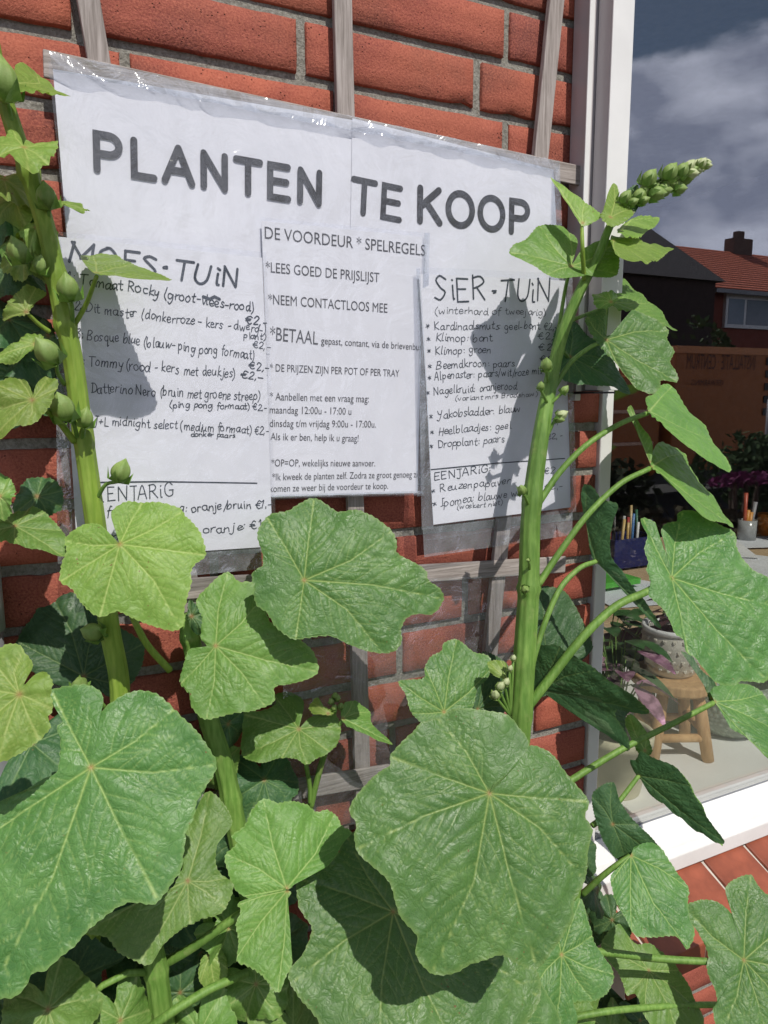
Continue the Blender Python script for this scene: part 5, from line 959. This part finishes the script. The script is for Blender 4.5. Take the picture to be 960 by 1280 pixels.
cho = MB().box(cx0, cx1, -17.6, -17.2, RZ - .6, ch0[2] - .1).build('chimney', chb, front); MB().box((cx0 + cx1) / 2 - .18, (cx0 + cx1) / 2 + .14, -17.5, -17.3, ch0[2] - .1, ch0[2] + .15).build('chimney_pot', chb, hs)
w0 = refl(907, 366, 14.25); w1 = refl(955, 412, 14.25)
for k in range(3):
    X0 = w0[0] + k * 4.6; X1 = X0 + 2.1; wf = MB().box(X0, X1, -14.31, -14.2, w1[2], w0[2]).build('window', M['white'], hs)
    MB().box(X0 + .1, X0 + .75, -14.215, -14.19, w1[2] + .1, w0[2] - .15).build('pane', plain('far_glass', (.12, .16, .22), .08, .9), wf); MB().box(X0 + .85, X1 - .1, -14.215, -14.19, w1[2] + .1, w0[2] - .15).build('pane', plain('far_glass_b', (.10, .12, .16), .08, .9), wf)
# dark neighbouring house on the left of it
g0 = refl(795, 300, 12.0)
nh = empty('dark_house', (g0[0] + 1, -14, 0), 'dark gabled neighbouring house beside the red roofed one, mirrored in the window', 'house')
nb = plain('near_black_brick', (.055, .040, .038), .9, .1)  # brick colour kept very dark all over
MB().box(g0[0] - 6, hx0 - .5, -19, -13.4, 0, EZ + .1).build('wall', nb, nh)
MB().prism([(-13.2, EZ + .0), (-16.2, RZ + .2), (-19.2, EZ + .0)], 0, g0[0] - 6, hx0 - .35).build('roof', plain('black_roof_tiles', (.07, .06, .06), .8), nh)
# orange lorry
v0 = refl(846, 434, 6.0); VX0, VX1 = v0[0], v0[0] + 5.6; VZ = v0[2]
orp = plain('orange_lorry_paint', (.40, .115, .016), .45, .4, var=.05, scale=4); dkp = plain('black_lorry_trim', (.03, .03, .03), .6)
lor = empty('orange_lorry', ((VX0 + VX1) / 2, -7, 0), 'orange box lorry with dark lettering parked across the road, mirrored in the window', 'lorry')
MB().box(VX0, VX1, -8.1, -6.0, .55, VZ).build('box_body', orp, lor, .02)
MB().box(VX0 - .02, VX1 + .02, -8.12, -5.975, VZ - .07, VZ + .02).build('top_rail', plain('pale_orange_rail', (.62, .22, .06), .4), lor)
MB().box(VX0 - 1.9, VX0 - .1, -8.05, -6.05, .5, VZ - .35).build('cab', orp, lor, .12, seg=3)
MB().box(VX0 - 1.86, VX0 - 1.0, -6.052, -6.02, 1.15, VZ - .5).build('cab_window', plain('dark_cab_glass', (.02, .025, .03), .1, .8), lor)
for zz in (.95, 1.35): MB().box(VX0 - 1.7, VX0 - .3, -6.045, -6.01, zz - .02, zz + .02).build('trim_strip', plain('pale_trim', (.75, .45, .3), .4), lor)
MB().box(VX0 - 1.9, VX1, -7.9, -6.2, .38, .54).build('chassis', dkp, lor)
for X_ in (VX0 - 1.1, VX0 + 3.4, VX0 + 4.5):
    V, Fc = tube_geo([(X_, -6.35, .42), (X_, -6.08, .42)], [.42, .42], 28); wo = mesh('wheel', V, Fc, dkp, lor); V, Fc = tube_geo([(X_, -6.081, .42), (X_, -6.05, .42)], [.2, .18], 20); mesh('rim', V, Fc, plain('steel_rim', (.35, .35, .35), .4, metal=.6), wo)
# lettering on the lorry: faces the street, so the pane shows it the other way round
parts = []
def lorry_text(t, px0, px1, py, h):
    a = refl(px0, py, 6.0); b_ = refl(px1, py, 6.0); cu = bpy.data.curves.new('t', 'FONT'); cu.body = t; cu.resolution_u = 2; o = bpy.data.objects.new('t', cu); COL.objects.link(o); dg = bpy.context.evaluated_depsgraph_get(); me = o.evaluated_get(dg).to_mesh()
    V = np.array([v.co[:2] for v in me.vertices]); Fc = [tuple(p.vertices) for p in me.polygons]; o.evaluated_get(dg).to_mesh_clear(); bpy.data.objects.remove(o)
    w = V[:, 0].max(); X0, X1 = a[0], b_[0]; return [(X1 - v[0] / w * (X1 - X0), -5.996, a[2] + v[1] * h / .729) for v in V], Fc
mm = MB()
for t, p0, p1, y_, h_ in (('INSTALLATIE · CENTRUM', 858, 944, 461, .20), ('VERWARMING', 864, 905, 482, .08)):
    V, Fc = lorry_text(t, p0, p1, y_, h_); mm.add(V, Fc)
mm.build('lettering', plain('dark_red_lettering', (.10, .025, .01), .6), lor)
ls = refl(952, 445, 6.0)
for k in range(5): MB().box(ls[0] + .1, ls[0] + .8, -5.998, -5.985, ls[2] - .12 - .17 * k, ls[2] - .02 - .17 * k).build('vent_slat', dkp, lor)
MB().box(hx0 + .1, hx1 + .2, -13.98, -13.86, EZ - .16, EZ - .05).build('gutter', plain('grey_gutter', (.25, .25, .26), .5), hs)
# hedges and street plants
def bush(name, c, sx_, sy_, sz_, n, cols, label, cat, seed, leaf=.09, trunk=False, group=None):
    r = np.random.RandomState(seed); o = empty(name, (c[0], c[1], 0), label, cat, group); m = MB()
    cl = [(r.uniform(-.8, .8), r.uniform(-.8, .8), r.uniform(-.7, .9)) for _ in range(14)]
    for i in range(n):
        k = cl[r.randint(len(cl))]; q = np.array([k[0] + r.normal(0, .28), k[1] + r.normal(0, .28), k[2] + r.normal(0, .25)]); q /= max(1, np.linalg.norm(q) / 1.05); p = np.array(c) + q * [sx_, sy_, sz_]
        if p[2] < .03: p[2] = .03 + r.rand() * .2
        a = nrm(r.normal(0, 1, 3)); b_ = nrm(np.cross(a, r.normal(0, 1, 3))); s_ = leaf * r.uniform(.6, 1.3); m.add([p - a * s_, p + b_ * s_ * .5, p + a * s_, p - b_ * s_ * .5], [(0, 1, 2, 3)])
    m.build('crown', cols, o)
    for k in range(3): V, Fc = tube_geo([(c[0] + (k - 1) * sx_ * .2, c[1], 0), (c[0] + (k - 1) * sx_ * .35, c[1], c[2])], [.04, .015], 6); mesh('trunk', V, Fc, plain('bark', (.09, .06, .04), .9), o, True)
    return o
hg = plain('hedge_green', (.05, .085, .03), .8, .2, var=.4, scale=3)
q = refl(868, 425, 9.4); bush('hedge_bush', (q[0], -9.6, 1.0), 1.6, .5, 1.0 + (q[2] - 1.6), 2600, hg, 'green hedge bush behind the orange lorry, mirrored in the window', 'bush', 4)
q = refl(775, 545, 3.6); bush('round_bush', (q[0], -3.7, .55), .45, .35, .55, 1800, plain('bush_green', (.035, .05, .02), .8, .2, var=.4), 'dark round bush at the kerb in front of the lorry cab, mirrored in the window', 'bush', 5, .05)
q = refl(925, 545, 4.0); bush('low_shrub', (q[0], -3.9, .75), .6, .35, .45, 1800, plain('shrub_green', (.05, .09, .03), .8, .2, var=.4), 'mid green shrub in front of the lorry side, mirrored in the window', 'bush', 6, .05)
q = refl(850, 650, 2.6); bush('flower_border', (q[0], -2.7, .35), 1.7, .35, .42, 5200, plain('brown_green_border', (.07, .06, .035), .9, .1, var=.5), 'brownish border of low plants along the pavement, mirrored in the window', 'shrubs', 7, .045)
q = refl(912, 598, 2.9); bush('purple_flowers', (q[0], -2.75, q[2]), .34, .12, .05, 450, plain('magenta_petals', (.20, .03, .12), .7, .2, var=.3), 'band of magenta flowers above the border, mirrored in the window', 'flowers', 8, .025)
q = refl(945, 520, 5.2); V, Fc = tube_geo([(q[0], -5.0, .11), (q[0], -5.0, q[2] + .2)], [.05, .05], 12); tag(mesh('steel_post', V, Fc, plain('galvanised', (.16, .16, .19), .5), None, True), 'grey steel post at the kerb, mirrored near the right edge of the window', 'post')
